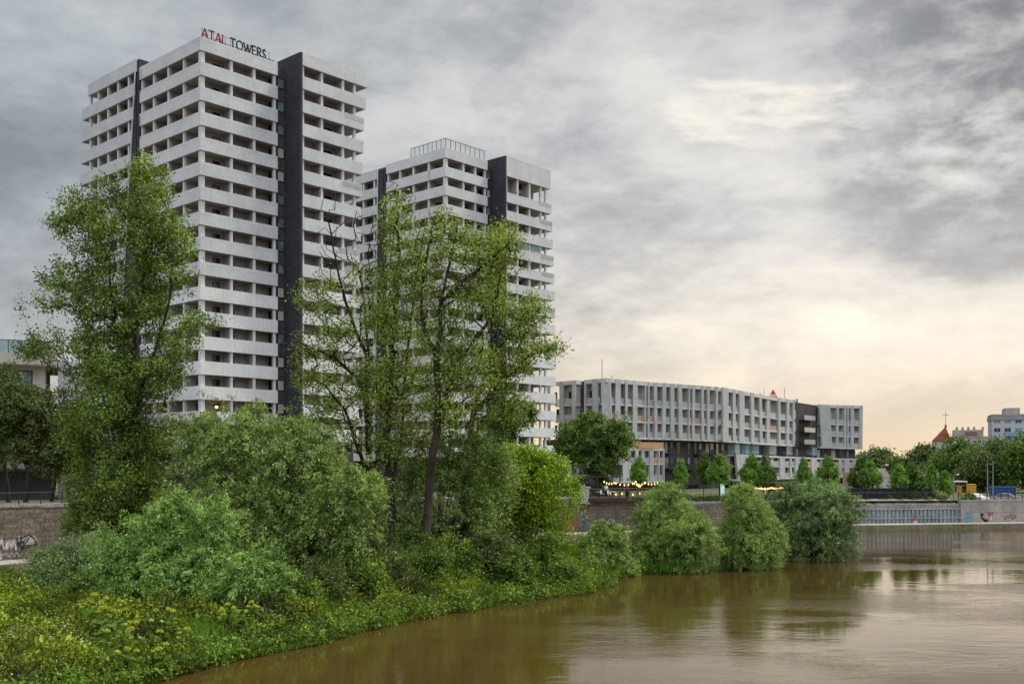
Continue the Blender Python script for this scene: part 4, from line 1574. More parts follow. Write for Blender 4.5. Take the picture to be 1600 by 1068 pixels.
def bush_leaves(lobes, clumps, per, leaf, mat, name, parent, droop=0.6, tw=0.9, spread=0.16, up=0.25, shell=0.55, wr=0.32, rough=0.34, cull=-0.16):
    """tufts of leaves near the surface of ellipsoid lobes; lobes: (x,y,z, rx,ry,rz)"""
    lb = np.array(lobes, float)
    wgt = (lb[:, 3] * lb[:, 4] + lb[:, 3] * lb[:, 5] + lb[:, 4] * lb[:, 5])
    clumps = int(clumps * 1.35)
    k = rng.choice(len(lb), size=clumps, p=wgt / wgt.sum())
    d = unit(clumps)
    d[:, 2] = np.where((d[:, 2] < -0.35) & (rng.random(clumps) < 0.6), -d[:, 2], d[:, 2])
    rr = 1 - shell * rng.random(clumps) ** 1.7
    # bumpy outline
    nz = np.array([mnoise.noise(Vector(tuple(d[i] * 2.3 + k[i] * 5.1))) + 0.5 * mnoise.noise(Vector(tuple(d[i] * 5.5 + k[i] * 3.7))) for i in range(clumps)])
    rr = rr * (1 + rough * nz * 1.6)
    c = lb[k, :3] + d * lb[k, 3:6] * rr[:, None]
    # gaps between the masses
    fq = 1.3 / (leaf * 6)
    gv = np.array([mnoise.noise(Vector(tuple(q * fq * 0.5))) + 0.5 * mnoise.noise(Vector(tuple(q * fq * 1.3 + 3))) for q in c])
    kp = (gv > cull) | (rng.random(clumps) < 0.12)
    c, d, k = c[kp], d[kp], k[kp]
    clumps = len(c)
    o = d * np.array([1, 1, 0.8]) + np.array([0, 0, up])
    o += rng.normal(size=o.shape) * 0.35
    o /= np.linalg.norm(o, axis=1, keepdims=True)
    tl = tw * rng.uniform(0.5, 1.3, clumps)
    t = rng.random((clumps, per))
    Pp = c[:, None, :] + o[:, None, :] * (t * tl[:, None])[..., None]
    Pp[..., 2] -= droop * t ** 2 * tl[:, None]
    Pp += rng.normal(size=Pp.shape) * spread
    Dd = o[:, None, :] * 0.7 + rng.normal(size=Pp.shape) * 0.65
    Dd[..., 2] -= droop * t
    NB = np.repeat(d + np.array([0, 0, 0.55]), per, axis=0)
    Pp = Pp.reshape(-1, 3)
    Dd = Dd.reshape(-1, 3)
    L = leaf * rng.uniform(0.65, 1.35, len(Pp))
    keep = Pp[:, 2] > 0.05
    return leafmesh(name, Pp[keep], Dd[keep], L[keep], L[keep] * wr, mat, parent, nb=NB[keep])


def stems(mb, base, targets, r0=0.14, bend=0.3):
    b = Vector(base)
    for t in targets:
        t = Vector(t)
        n = 6
        pts, rad = [], []
        side = Vector((random.uniform(-1, 1), random.uniform(-1, 1), 0)) * bend
        for i in range(n + 1):
            f = i / n
            p = b.lerp(t, f) + side * math.sin(f * math.pi) + Vector((0, 0, (t - b).length * 0.12 * math.sin(f * math.pi)))
            pts.append(p)
            rad.append(r0 * (1 - 0.8 * f))
        mb.tube(pts, rad, 6)


def bush(name, lobes_px, D, label, cat, group, mat, clumps, per, leaf, base_px=None, trunkmat=bark_d, fork=None, base=None, **kw):
    """lobes_px: (px, py, rx px, rz px, depth offset)"""
    lobes = []
    for (px, py, rx, rz, dd) in lobes_px:
        d = D + dd
        c = P(px, py, d)
        s = d / F
        lobes.append((c.x, c.y, c.z, rx * s, (rx + rz) / 2 * s * 0.85, rz * s))
    for l in list(lobes):
        for _ in range(5):
            v = unit(1)[0]
            v[2] = abs(v[2]) * 1.1 - 0.35
            f = rng.uniform(0.26, 0.45)
            q_ = rng.uniform(0.78, 1.06)
            lobes.append((l[0] + v[0] * l[3] * q_, l[1] + v[1] * l[4] * q_, l[2] + v[2] * l[5] * q_, l[3] * f, l[4] * f, l[5] * f))
    nl = len(lobes_px)
    bx = base_px or np.mean([l[0] for l in lobes_px])
    bp = base or PZ(bx, D, 0)
    bz = max(0.0, float(tz(bp[0], bp[1]))) if base is None else float(base[2])
    o = empty(name, (bp[0], bp[1], bz), label, cat, group)
    m = MB()
    tg = [(l[0], l[1], l[2] + l[5] * 0.35) for l in lobes[:nl]]
    ex = []
    for l in lobes[:nl]:
        for _ in range(3):
            v = unit(1)[0] * 0.6
            ex.append((l[0] + v[0] * l[3], l[1] + v[1] * l[4], l[2] + abs(v[2]) * l[5]))
    b0 = Vector((bp[0], bp[1], bz - 0.2))
    r0 = 0.16
    if fork:
        b1 = P(fork[0], fork[1], D)
        r0 = fork[2] * 0.6
        m.tube([b0, b0.lerp(b1, .15), b0.lerp(b1, .6) + Vector((.08, 0, 0)), b1], [fork[2] * 1.25, fork[2], fork[2] * .85, fork[2] * .7], 9)
        b0 = b1
    stems(m, tuple(b0), tg, r0)
    for t in ex:
        stems(m, tuple(b0), [t], 0.08, 0.3 if fork else 0.6)
    m.build('trunk', trunkmat, o)
    bush_leaves(lobes, clumps, per, leaf, mat, 'crown', o, **kw)
    return o


# -------- big trees with visible limbs


class Skeleton:
    def __init__(s):
        s.p, s.par = [], []

    def add(s, p, par):
        s.p.append(np.array(p, float))
        s.par.append(par)
        return len(s.p) - 1

    def line(s, pts, par=-1, step=0.9, wob=0.06):
        pts = [np.array(p, float) for p in pts]
        ids = []
        k = s.add(pts[0], par)
        ids.append(k)
        # Catmull-Rom through the points
        for i in range(len(pts) - 1):
            p0, p1, p2, p3 = pts[max(i - 1, 0)], pts[i], pts[i + 1], pts[min(i + 2, len(pts) - 1)]
            n = max(2, int(np.linalg.norm(p2 - p1) / step))
            for j in range(1, n + 1):
                t = j / n
                q = 0.5 * ((2 * p1) + (-p0 + p2) * t + (2 * p0 - 5 * p1 + 4 * p2 - p3) * t * t + (-p0 + 3 * p1 - 3 * p2 + p3) * t ** 3)
                k = s.add(q + rng.normal(size=3) * wob, k)
                ids.append(k)
        return ids

    def attract(s, pts, step=0.8, low=0.9, curve=0.35):
        """join every point to the limb below it that is cheapest to reach"""
        A = np.array(s.p)
        d0 = np.array([np.min(np.linalg.norm(A - q, axis=1)) for q in pts])
        tips = []
        for i in np.argsort(d0):
            q = pts[i]
            A = np.array(s.p)
            v = q - A
            d = np.linalg.norm(v, axis=1)
            rise = v[:, 2]
            cost = d + low * np.maximum(0, 0.45 * np.hypot(v[:, 0], v[:, 1]) - rise) + (d < 0.3) * 5
            j = int(np.argmin(cost))
            n = max(1, int(d[j] / step))
            a = A[j]
            prev = j
            up = np.array([0, 0, 1.0]) * d[j] * curve * 0.5
            side = rng.normal(size=3) * d[j] * 0.06
            for t in range(1, n + 1):
                f = t / n
                pos = a + (q - a) * f + (side - up * 0.6) * math.sin(f * math.pi) * (1 if n > 2 else 0)
                prev = s.add(pos, prev)
            tips.append(prev)
        return tips

    def radii(s, tip=0.016, ex=2.3, mx=0.6):
        n = len(s.p)
        acc = np.zeros(n)
        kids = np.zeros(n, int)
        for i in range(n):
            if s.par[i] >= 0:
                kids[s.par[i]] += 1
        # children were always added after their parent
        for i in range(n - 1, -1, -1):
            r = tip ** ex if kids[i] == 0 else acc[i] + (tip * 0.12) ** ex
            acc[i] = r
            if s.par[i] >= 0:
                acc[s.par[i]] += r
        return np.minimum(acc ** (1 / ex), mx)

    def mesh(s, mb, rad, minr=0.0):
        n = len(s.p)
        kid = [[] for _ in range(n)]
        for i in range(n):
            if s.par[i] >= 0:
                kid[s.par[i]].append(i)
        done = set()
        roots = [i for i in range(n) if s.par[i] < 0]
        stack = [(r, None) for r in roots]
        while stack:
            i, fr = stack.pop()
            chain = ([fr] if fr is not None else []) + [i]
            while kid[chain[-1]]:
                ks = sorted(kid[chain[-1]], key=lambda q: -rad[q])
                for q in ks[1:]:
                    stack.append((q, chain[-1]))
                chain.append(ks[0])
            rr = [float(rad[c]) for c in chain]
            if fr is not None:
                rr[0] = min(rr[0], rr[1] * 1.25)
            if max(rr) < minr or len(chain) < 2:
                continue
            sd_ = 9 if max(rr) > 0.16 else (6 if max(rr) > 0.06 else 4)
            mb.tube([s.p[c] for c in chain], rr, sd_, cap=False)


def tree(name, trunks, regions, D, label, cat, group, mat, barkm, leaf, per, mxr=0.5, tip=0.016, bare=(), depth=3.0, spread=0.33, bz=None, mult=1.0, tipw=0.6, wr=0.6, gap=-0.25, wob=0.06, ex=2.3, low=0.9):
    """trunks: lists of (px,py,dd); regions: (px,py,rx,ry,count[,depth])"""
    sk = Skeleton()
    first = None
    b0 = P(trunks[0][0][0], trunks[0][0][1], D + trunks[0][0][2])
    o = empty(name, tuple(b0) if bz is None else (b0.x, b0.y, bz), label, cat, group)
    for tr in trunks:
        pts = [tuple(P(px, py, D + dd)) for px, py, dd in tr]
        if bz is not None and tr[0][1] == trunks[0][0][1]:
            pts[0] = (pts[0][0], pts[0][1], bz - 0.3)
        par = -1
        if first is not None:
            A = np.array(sk.p)
            dd_ = np.linalg.norm(A - np.array(pts[0]), axis=1)
            if dd_.min() < 2.0:
                par = int(np.argmin(dd_))
        ids = sk.line(pts, par, wob=wob)
        first = first or ids

    def sample(rg):
        out = []
        for r in rg:
            px, py, rx, ry, n = r[:5]
            dp_ = r[5] if len(r) > 5 else depth
            v = unit(n) * (rng.random((n, 1)) ** (1 / 2.6))
            for q in v:
                out.append(np.array(P(px + q[0] * rx, py + q[2] * ry, D + q[1] * dp_)))
        return out
    A = sample([(*r[:4], int(r[4] * mult), *r[5:]) for r in regions])
    tips = sk.attract(A, low=low)
    nb = len(sk.p)
    if bare:
        sk.attract(sample(bare))
    rad = sk.radii(tip=tip, mx=mxr, ex=ex)
    m = MB()
    sk.mesh(m, rad)
    m.build('trunk', barkm, o, smooth=True)
    # leaves: bunches at the twig ends and along the thin twigs
    T = np.array([sk.p[i] for i in tips])
    par = np.array([sk.p[sk.par[i]] for i in tips])
    C, Dd = [], []
    dirs = T - par
    dirs /= np.linalg.norm(dirs, axis=1, keepdims=True) + 1e-9
    nv = np.array([mnoise.noise(Vector(tuple(q * 0.42))) + 0.6 * mnoise.noise(Vector(tuple(q * 1.1 + 7))) for q in T])
    kp = nv > gap
    T, dirs = T[kp], dirs[kp]
    n = len(T)
    t = rng.random((n, per))
    c = T[:, None, :] + dirs[:, None, :] * ((t - 0.6) * tipw * 2)[..., None] + rng.normal(size=(n, per, 3)) * spread
    d = dirs[:, None, :] * 0.4 + rng.normal(size=(n, per, 3)) * 0.8
    d[..., 2] -= 0.25
    c = c.reshape(-1, 3)
    d = d.reshape(-1, 3)
    L = leaf * rng.uniform(0.6, 1.35, len(c))
    ax_ = T.mean(axis=0)
    ow = (T - ax_) * np.array([0.35, 0.35, 0.08]) + dirs + np.array([0, 0, 0.6])
    leafmesh('crown', c, d, L, L * wr, mat, o, nb=np.repeat(ow, per, axis=0))
    return o


# tall poplar at the left
tree('poplar_tree', [[(196, 880, 0), (196, 760, 0), (200, 640, 0), (214, 500, -.5), (232, 380, -.5), (236, 290, 0)],
                     [(200, 640, 0), (186, 540, .5), (172, 440, .5), (150, 345, 1)], [(199, 700, 0), (226, 590, -1), (262, 480, -1), (268, 390, -1)]],
     [(236, 335, 46, 82, 150), (222, 272, 20, 26, 26), (172, 350, 48, 85, 130), (118, 350, 56, 50, 80), (262, 405, 44, 75, 110), (185, 465, 85, 80, 290), (98, 440, 40, 36, 50),
      (72, 478, 42, 14, 26), (105, 540, 70, 40, 60), (305, 500, 58, 20, 44), (280, 540, 40, 14, 24), (55, 545, 32, 14, 18), (200, 575, 95, 70, 330), (165, 660, 90, 75, 330), (235, 670, 60, 60, 170), (165, 760, 65, 80, 300),
      (215, 790, 55, 60, 110), (285, 380, 20, 40, 20)],
     72, 'tall leafy poplar in front of the taller tower at left', 'tree', None, L_poplar, bark, 0.20, 62, mxr=0.42, bz=1.0, depth=3.2, spread=0.27, gap=-0.14)

# the sparse cottonwoods in the middle
G = 'sparse riverside poplars'
tree('poplar_tree', [[(588, 850, 1), (579, 745, 1), (574, 650, 1), (573, 560, 1), (571, 490, 1), (560, 410, 1.5)],
                     [(573, 555, 1), (548, 495, 1), (530, 430, .5), (510, 330, 0)], [(575, 640, 1), (558, 590, 0), (520, 560, -1), (470, 535, -1.5)],
                     [(579, 745, 1), (553, 690, 0), (540, 640, -1), (505, 600, -2)], [(571, 490, 1), (590, 430, 2), (600, 350, 2)]],
     [(505, 470, 38, 45, 40), (490, 545, 42, 28, 44), (520, 600, 55, 50, 62), (478, 590, 24, 14, 14), (535, 520, 36, 40, 40), (560, 440, 24, 40, 18), (580, 610, 35, 50, 45), (545, 680, 45, 30, 40), (500, 640, 40, 25, 24), (475, 455, 18, 18, 8)],
     80, 'sparse poplar with bare upper twigs standing left of the middle trunks', 'tree', G, L_cotton, bark, 0.21, 26, mxr=0.46, bz=1.1,
     bare=[(520, 360, 32, 70, 34), (560, 370, 22, 60, 22), (590, 380, 22, 60, 18), (505, 420, 28, 40, 10)], depth=2.8, tip=0.026, mult=1.5)
tree('poplar_tree', [[(617, 862, 0), (610, 760, 0), (604, 700, 0), (610, 600, 0), (618, 480, 0), (622, 380, 0), (618, 300, 0)], [(610, 760, 0), (628, 690, 1), (630, 620, 1), (640, 520, 1), (652, 420, 1), (668, 340, 1)]],
     [(620, 340, 30, 42, 36), (612, 420, 34, 50, 60), (612, 500, 36, 50, 64), (600, 590, 50, 55, 80), (640, 600, 36, 60, 60), (640, 680, 45, 50, 60), (655, 400, 26, 60, 44), (600, 690, 40, 40, 40), (590, 480, 24, 36, 26)],
     78, 'twin trunked tall poplar at the centre of the sparse group', 'tree', G, L_cotton, bark, 0.21, 28, mxr=0.46, bz=1.1, bare=[(612, 310, 20, 30, 16), (640, 330, 22, 36, 14)], depth=2.8, tip=0.024, mult=1.55)
tree('poplar_tree', [[(658, 905, -2), (664, 850, -2), (669, 780, -1), (672, 740, -1), (684, 660, -1), (683, 560, -1), (690, 470, -1), (708, 390, -1), (716, 345, -1)],
                     [(690, 470, -1), (740, 425, -1), (780, 395, -2), (800, 370, -2)], [(683, 560, -1), (660, 500, -1), (662, 430, 0), (680, 340, 0)],
                     [(684, 650, -1), (720, 560, 0), (765, 500, 1), (790, 460, 1)], [(672, 740, -1), (660, 690, 0), (640, 672, .5), (625, 680, .5)]],
     [(715, 390, 44, 55, 74), (690, 350, 26, 30, 24), (775, 400, 44, 42, 60), (790, 365, 28, 26, 24), (735, 470, 55, 48, 80), (690, 530, 44, 60, 80), (700, 620, 50, 55, 90), (660, 460, 28, 55, 44), (735, 570, 45, 55, 64)],
     76, 'tall poplar with the thickest foliage, its trunk leaning out of the bank', 'tree', G, L_cotton, bark, 0.21, 30, mxr=0.38, bz=1.0, depth=2.8, tip=0.024, mult=1.55)
tree('poplar_tree', [[(735, 860, 2), (726, 790, 2), (728, 720, 2), (742, 640, 2), (765, 560, 2), (780, 500, 2), (792, 440, 2)], [(742, 640, 2), (790, 590, 1), (830, 555, 0), (868, 545, -1)], [(765, 560, 2), (805, 510, 1), (830, 490, 0)]],
     [(815, 500, 44, 40, 70), (850, 545, 34, 18, 36), (795, 560, 45, 40, 66), (770, 620, 45, 50, 64), (780, 470, 30, 40, 40), (720, 680, 50, 40, 70), (830, 480, 30, 24, 26), (800, 640, 30, 30, 26)],
     82, 'slanting poplar with long low branch reaching right towards the second tower', 'tree', G, L_cotton, bark, 0.21, 28, mxr=0.30, bz=1.0, depth=2.8, tip=0.024, mult=1.55)

# willows and bushes on the island
bush('willow_tree', [(375, 700, 62, 60, 1), (455, 730, 62, 66, 0), (340, 760, 50, 70, 0), (545, 790, 50, 62, -2), (510, 760, 44, 50, 0), (430, 820, 75, 70, -1), (350, 670, 40, 38, 2), (500, 850, 60, 50, -2), (320, 700, 30, 40, 2), (440, 880, 60, 30, -2), (545, 850, 44, 44, -2), (375, 800, 60, 60, -1)],
     66, 'large olive green willow beneath the taller tower, behind the silvery willow', 'willow', None, L_willow2, 3000, 38, 0.25, base_px=430, droop=0.85, tw=1.0, spread=0.13, wr=0.28, shell=0.5, rough=0.5)
bush('willow_tree', [(280, 806, 50, 34, 0), (245, 850, 58, 46, 0), (325, 826, 36, 40, 0), (212, 892, 48, 42, -1), (392, 900, 40, 40, -2.5), (300, 895, 55, 46, -1), (350, 935, 42, 36, -2), (240, 930, 50, 30, -1.5)],
     56, 'bright silvery green willow bush with drooping shoots in the left foreground', 'willow', None, L_willow, 2500, 40, 0.22, base_px=300, droop=0.65, tw=0.75, spread=0.10, wr=0.27, shell=0.5, rough=0.5)
bush('bush', [(120, 880, 62, 32, 0), (75, 905, 30, 22, 0), (170, 910, 45, 34, -1), (150, 860, 40, 28, 1)],
     60, 'dark green willow bush at the left shore below the stone wall', 'bush', None, L_willow4, 1000, 26, 0.2, base_px=130, droop=0.8, tw=0.9, wr=0.28)
bush('bush', [(690, 760, 62, 62, 1), (745, 740, 55, 60, 2), (640, 790, 40, 60, 0), (710, 830, 75, 50, 0), (770, 800, 36, 44, 1), (640, 850, 50, 36, -1), (580, 800, 24, 60, 3)],
     80, 'olive green bush wrapped round the foot of the leaning poplar', 'bush', None, L_willow2, 1900, 26, 0.25, base_px=690, droop=0.6, tw=1.0, wr=0.36)
bush('maple_tree', [(830, 770, 66, 52, 0), (790, 740, 44, 40, 1), (865, 790, 40, 40, 0), (825, 825, 60, 40, 0), (770, 790, 44, 50, 1), (835, 735, 30, 26, 0)],
     88, 'glowing yellow green tree with a rounded crown right of the sparse poplars', 'tree', None, L_yellow, 1500, 30, 0.25, base_px=815, droop=0.25, tw=1.0, spread=0.22, wr=0.5)
bush('bush', [(848, 880, 26, 36, 0), (838, 912, 24, 26, -1), (855, 850, 14, 16, 0)], 74, 'light green shrub at the shore below the yellow green tree', 'bush', None, L_shrub, 420, 24, 0.2, droop=0.4, tw=0.7, wr=0.45)
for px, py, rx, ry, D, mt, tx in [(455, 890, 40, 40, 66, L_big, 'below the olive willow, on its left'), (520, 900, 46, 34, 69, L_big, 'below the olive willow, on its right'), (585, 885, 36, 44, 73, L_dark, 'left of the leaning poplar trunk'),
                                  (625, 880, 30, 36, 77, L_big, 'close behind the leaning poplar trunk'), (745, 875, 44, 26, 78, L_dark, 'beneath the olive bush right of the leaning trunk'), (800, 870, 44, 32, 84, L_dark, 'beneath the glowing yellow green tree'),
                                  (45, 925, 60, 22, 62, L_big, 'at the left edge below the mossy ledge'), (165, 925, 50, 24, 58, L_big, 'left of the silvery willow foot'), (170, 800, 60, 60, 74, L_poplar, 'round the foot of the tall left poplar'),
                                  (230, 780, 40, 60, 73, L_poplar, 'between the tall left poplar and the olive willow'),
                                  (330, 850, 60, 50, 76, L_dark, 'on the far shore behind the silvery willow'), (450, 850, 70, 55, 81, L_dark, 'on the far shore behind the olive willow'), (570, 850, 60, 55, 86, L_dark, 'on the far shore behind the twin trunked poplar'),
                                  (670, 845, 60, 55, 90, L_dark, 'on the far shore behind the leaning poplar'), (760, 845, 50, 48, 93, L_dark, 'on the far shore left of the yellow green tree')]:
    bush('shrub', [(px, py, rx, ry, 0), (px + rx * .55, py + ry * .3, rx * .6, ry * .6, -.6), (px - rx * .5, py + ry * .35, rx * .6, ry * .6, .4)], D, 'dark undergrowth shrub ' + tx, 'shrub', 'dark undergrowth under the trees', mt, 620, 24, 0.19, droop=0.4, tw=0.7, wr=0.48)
# willows standing in the shallow water
GW = 'rounded willow bushes standing in the river'
bush('willow_bush', [(947, 856, 30, 36, 0), (930, 880, 22, 24, -1), (960, 885, 26, 22, 0), (942, 893, 36, 12, 0)], 83, 'smallest pale willow bush in the river, nearest the grassy inlet', 'willow', GW, L_willow3, 1100, 34, 0.22, droop=0.6, tw=0.7, spread=0.1, wr=0.28, shell=0.5, cull=-0.32, rough=0.2)
bush('willow_bush', [(1035, 800, 38, 38, 2), (1020, 830, 30, 46, 1), (1070, 850, 46, 42, -1), (1030, 865, 46, 34, 0), (1096, 864, 30, 28, -1), (1078, 832, 30, 36, 0), (1050, 775, 20, 16, 2), (1050, 885, 70, 18, 0), (1010, 880, 30, 20, 0)], 87, 'wide green willow bush in the river with graffiti wall behind it', 'willow', GW, L_willow3, 2700, 32, 0.21, base_px=1045, droop=0.6, spread=0.10, shell=0.48, cull=-0.32, rough=0.2, tw=0.85, wr=0.26)
bush('willow_bush', [(1165, 802, 28, 38, 0), (1158, 845, 36, 42, 0), (1186, 834, 24, 36, 0), (1175, 868, 40, 24, -1), (1165, 772, 16, 16, 0), (1168, 882, 48, 14, 0), (1200, 850, 22, 34, 0)], 89, 'bright green willow bush in the river, second from the right', 'willow', GW, L_willow3, 2200, 32, 0.20, base_px=1165, droop=0.6, spread=0.10, shell=0.48, cull=-0.32, rough=0.2, tw=0.85, wr=0.26)
bush('willow_bush', [(1250, 797, 36, 38, 1), (1290, 790, 38, 36, 0), (1258, 835, 42, 40, 0), (1300, 830, 38, 42, -1), (1230, 805, 30, 44, 1), (1285, 765, 22, 18, 1), (1330, 800, 16, 22, -1), (1262, 858, 52, 24, 0), (1308, 850, 30, 28, 0), (1230, 845, 30, 34, 0), (1285, 862, 44, 18, -1), (1235, 866, 34, 16, -1)], 97, 'tallest grey green willow bush in the river at the tip of the island', 'willow', GW, L_willow4, 3000, 32, 0.22, base_px=1275, droop=0.6, spread=0.10, shell=0.48, cull=-0.32, rough=0.2, tw=0.9, wr=0.28)

# shrubs along the near shore
shr = [(455, 955, 30, 24, 56, 'L'), (505, 945, 34, 26, 60, 'D'), (560, 925, 36, 30, 63, 'L'), (615, 920, 34, 26, 65, 'D'), (665, 905, 34, 26, 68, 'L'), (715, 900, 34, 24, 70, 'L'), (765, 890, 30, 24, 71, 'D'), (800, 905, 24, 18, 70, 'L'),
       (410, 985, 26, 18, 53, 'D'), (880, 905, 26, 12, 73, 'L')]
txt = ['beside the silvery willow', 'just right of the silvery willow', 'below the olive willow', 'left of the leaning poplar foot', 'under the leaning poplar', 'right of the leaning poplar foot', 'below the dark gap under the yellow tree',
       'low at the water under the yellow tree', 'at the foot of the drooping willow lobe', 'farthest right along the near bank']
for (px, py, rx, ry, D, kd), tx in zip(shr, txt):
    py, ry, rx = py - 11, ry * 1.75, rx * 1.15
    bush('shrub', [(px, py, rx, ry, 0), (px + rx * .5, py + ry * .35, rx * .6, ry * .6, -.6), (px - rx * .45, py + ry * .3, rx * .6, ry * .65, .3)], D,
         ('leafy light green' if kd == 'L' else 'dark green') + ' bank shrub ' + tx, 'shrub', 'shrubs along the near shore', L_shrub if kd == 'L' else L_dark, 720, 24, 0.19, droop=0.4, tw=0.6, wr=0.45)

# ---- ground cover, grass: nobody could count it


def scatter(n, cond):
    out = []
    tot = 0
    while tot < n:
        x = rng.uniform(-42, 12, 60000)
        y = rng.uniform(30, 92, 60000)
        k = (np.abs(x) < 0.53 * y + 1.5) & (rng.random(60000) < np.clip((62 / y) ** 2, 0.25, 1.8) / 1.8) & (x < (y - 44) * 0.42 + 2) & (y < 92 + x * .6 + 20 * (x > 0))
        x, y = x[k], y[k]
        s = sdist(x, y)
        k = (s > -0.5) & cond(x, y, s)
        out.append(np.stack([x[k], y[k], s[k]], 1))
        tot += k.sum()
    return np.concatenate(out)[:n]


def hmap(x, y):
    return np.array([max(0.12, 0.7 + 1.2 * mnoise.noise(Vector((a * 0.4, b * 0.4, 3.0))) + 0.75 * mnoise.noise(Vector((a * 1.0, b * 1.0, 9.0)))) for a, b in zip(x, y)])


q = scatter(150000, lambda x, y, s: np.ones(len(x), bool))
h = hmap(q[:, 0], q[:, 1]) * np.clip(0.45 + q[:, 2] / 2.0, 0.3, 1)
z = np.maximum(tz(q[:, 0], q[:, 1]), 0.0) + h * rng.random(len(q)) ** 0.4
C = np.stack([q[:, 0], q[:, 1], z], 1)
Dd = rng.normal(size=(len(q), 3)) + np.array([0, -0.2, 0.3])
L = rng.uniform(0.08, 0.20, len(q)) * (1 + 0.7 * (rng.random(len(q)) < 0.12))
tag(leafmesh('ground_cover', C, Dd, L, L * 0.55, L_weed), 'low mixed weeds covering the island bank', None, kind='stuff')
q = scatter(26000, lambda x, y, s: s < 1.3)
z = np.maximum(tz(q[:, 0], q[:, 1]), 0.0) + rng.random(len(q)) * 0.75
L = rng.uniform(0.12, 0.26, len(q))
tag(leafmesh('bank_weeds', np.stack([q[:, 0], q[:, 1], z], 1), rng.normal(size=(len(q), 3)) + np.array([0.4, -0.5, -0.1]), L, L * 0.5, L_shrub), 'weeds hanging over the water edge of the island', None, kind='stuff')
q = scatter(17000, lambda x, y, s: np.array([mnoise.noise(Vector((a * 0.22, b * 0.22, 5.0))) > 0.12 for a, b in zip(x, y)]))
z = np.maximum(tz(q[:, 0], q[:, 1]), 0.0)
hh = rng.uniform(0.35, 1.0, len(q)) * np.clip(0.45 + q[:, 2] / 3, 0.4, 1)
C = np.stack([q[:, 0], q[:, 1], z + hh * 0.55], 1)
Dd = rng.normal(size=(len(q), 3)) * 0.35 + np.array([0, 0, 1.0])
tag(leafmesh('tall_grass', C, Dd, hh, 0.045, L_grass, blade=True), 'tall grass on the island bank', None, kind='stuff')
# bright reeds in the inlet by the small willow bush
x = rng.uniform(4.5, 14, 9000)
y = rng.uniform(80, 104, 9000)
k = sdist(x, y) > -0.4
x, y = x[k], y[k]
hh = rng.uniform(0.6, 1.5, len(x))
C = np.stack([x, y, np.maximum(tz(x, y), 0) + hh * .45], 1)
Dd = rng.normal(size=(len(x), 3)) * 0.22 + np.array([0, 0, 1.0])
tag(leafmesh('reeds', C, Dd, hh, 0.07, L_grass, blade=True), 'bright green reeds behind the grassy inlet', None, kind='stuff')
# tiny white flowers among the weeds at bottom left
x = rng.uniform(-22, -12, 1500)
y = rng.uniform(38, 47, 1500)
k = (sdist(x, y) > 1) & (np.array([mnoise.noise(Vector((a * 0.5, b * 0.5, 1.0))) for a, b in zip(x, y)]) > -0.05) & (x < -14)
x, y = x[k], y[k]
z = tz(x, y) + hmap(x, y) + rng.normal(size=len(x)) * 0.12 + 0.05
tag(leafmesh('white_blossom', np.stack([x, y, z], 1), rng.normal(size=(len(x), 3)), 0.055, 0.05, L_white), 'small white flowers scattered over the weeds at bottom left', None, kind='stuff')

tag(leafmesh('hedge', C_, rng.normal(size=C_.shape), 0.2, 0.12, L_big), 'low green hedge behind the long dark railing on the stone wall', 'hedge')
# hogweed plants with yellow umbels


def hogweed(x, y, label, n, hgt, seed):
    r = random.Random(seed)
    z0 = max(0, float(tz(x, y)))
    o = empty('hogweed_plant', (x, y, z0), label, 'plant', 'flowering hogweed on the bank')
    m = MB()
    heads = []
    for i in range(n):
        a = r.uniform(0, 6.28)
        d = r.uniform(0.1, 0.75)
        e = Vector((x + math.cos(a) * d, y + math.sin(a) * d, z0 + hgt * r.uniform(0.72, 1.05)))
        b = Vector((x, y, z0)).lerp(Vector((e.x, e.y, z0)), 0.35)
        m.tube([b, b.lerp(e, 0.5) + Vector((0, 0, .08)), e], [0.03, 0.022, 0.014], 5)
        rad = r.uniform(0.10, 0.17)
        heads.append((e, rad))
    m.build('stem', surf('green_stem', (0.12, 0.2, 0.03), 0.7, 0.2), o)
    for e, rad in heads:
        k = 130
        d = unit(k)
        d[:, 2] = np.abs(d[:, 2]) * 0.9 - 0.15
        c = np.array(e) + d * rad * rng.uniform(0.75, 1.02, (k, 1))
        leafmesh('flower_head', c, rng.normal(size=(k, 3)), 0.075, 0.06, L_umbel, o)
    k = 60
    a = rng.uniform(0, 6.28, k)
    rr = rng.uniform(0.1, 0.8, k)
    c = np.stack([x + np.cos(a) * rr, y + np.sin(a) * rr, z0 + hgt * rng.uniform(0.3, 0.8, k)], 1)
    d = np.stack([np.cos(a), np.sin(a), rng.normal(size=k) * 0.3], 1)
    leafmesh('foliage', c, d, rng.uniform(.25, .45, k), 0.24, L_shrub, o)


for i, (px, py, D, n, hg, lb_) in enumerate([(157, 968, 46, 7, 2.0, 'yellow flowered hogweed clump at the left, tallest of the bank'), (175, 990, 45, 7, 1.8, 'yellow flowered hogweed just below the tallest clump'), (190, 1018, 43.5, 5, 1.5, 'hogweed with greenish umbels low in the left foreground'),
                                             (252, 996, 47, 4, 1.5, 'small hogweed with a few yellow heads left of the drooping willow lobe'), (266, 1014, 46, 2, 1.2, 'single stemmed hogweed with two heads on the left bank'),
                                             (362, 992, 50, 4, 1.5, 'hogweed with pale heads below the drooping willow lobe'), (388, 996, 51, 4, 1.4, 'hogweed farthest right, close to the water'),
                                             (236, 1048, 43, 3, 1.1, 'yellow hogweed low at the bank edge, second from bottom left'), (195, 1062, 42, 3, 1.1, 'yellow hogweed at the very bottom of the bank')]):
    q = PZ(px, D, 0)
    hogweed(q.x, q.y, lb_, n, hg, 60 + i)

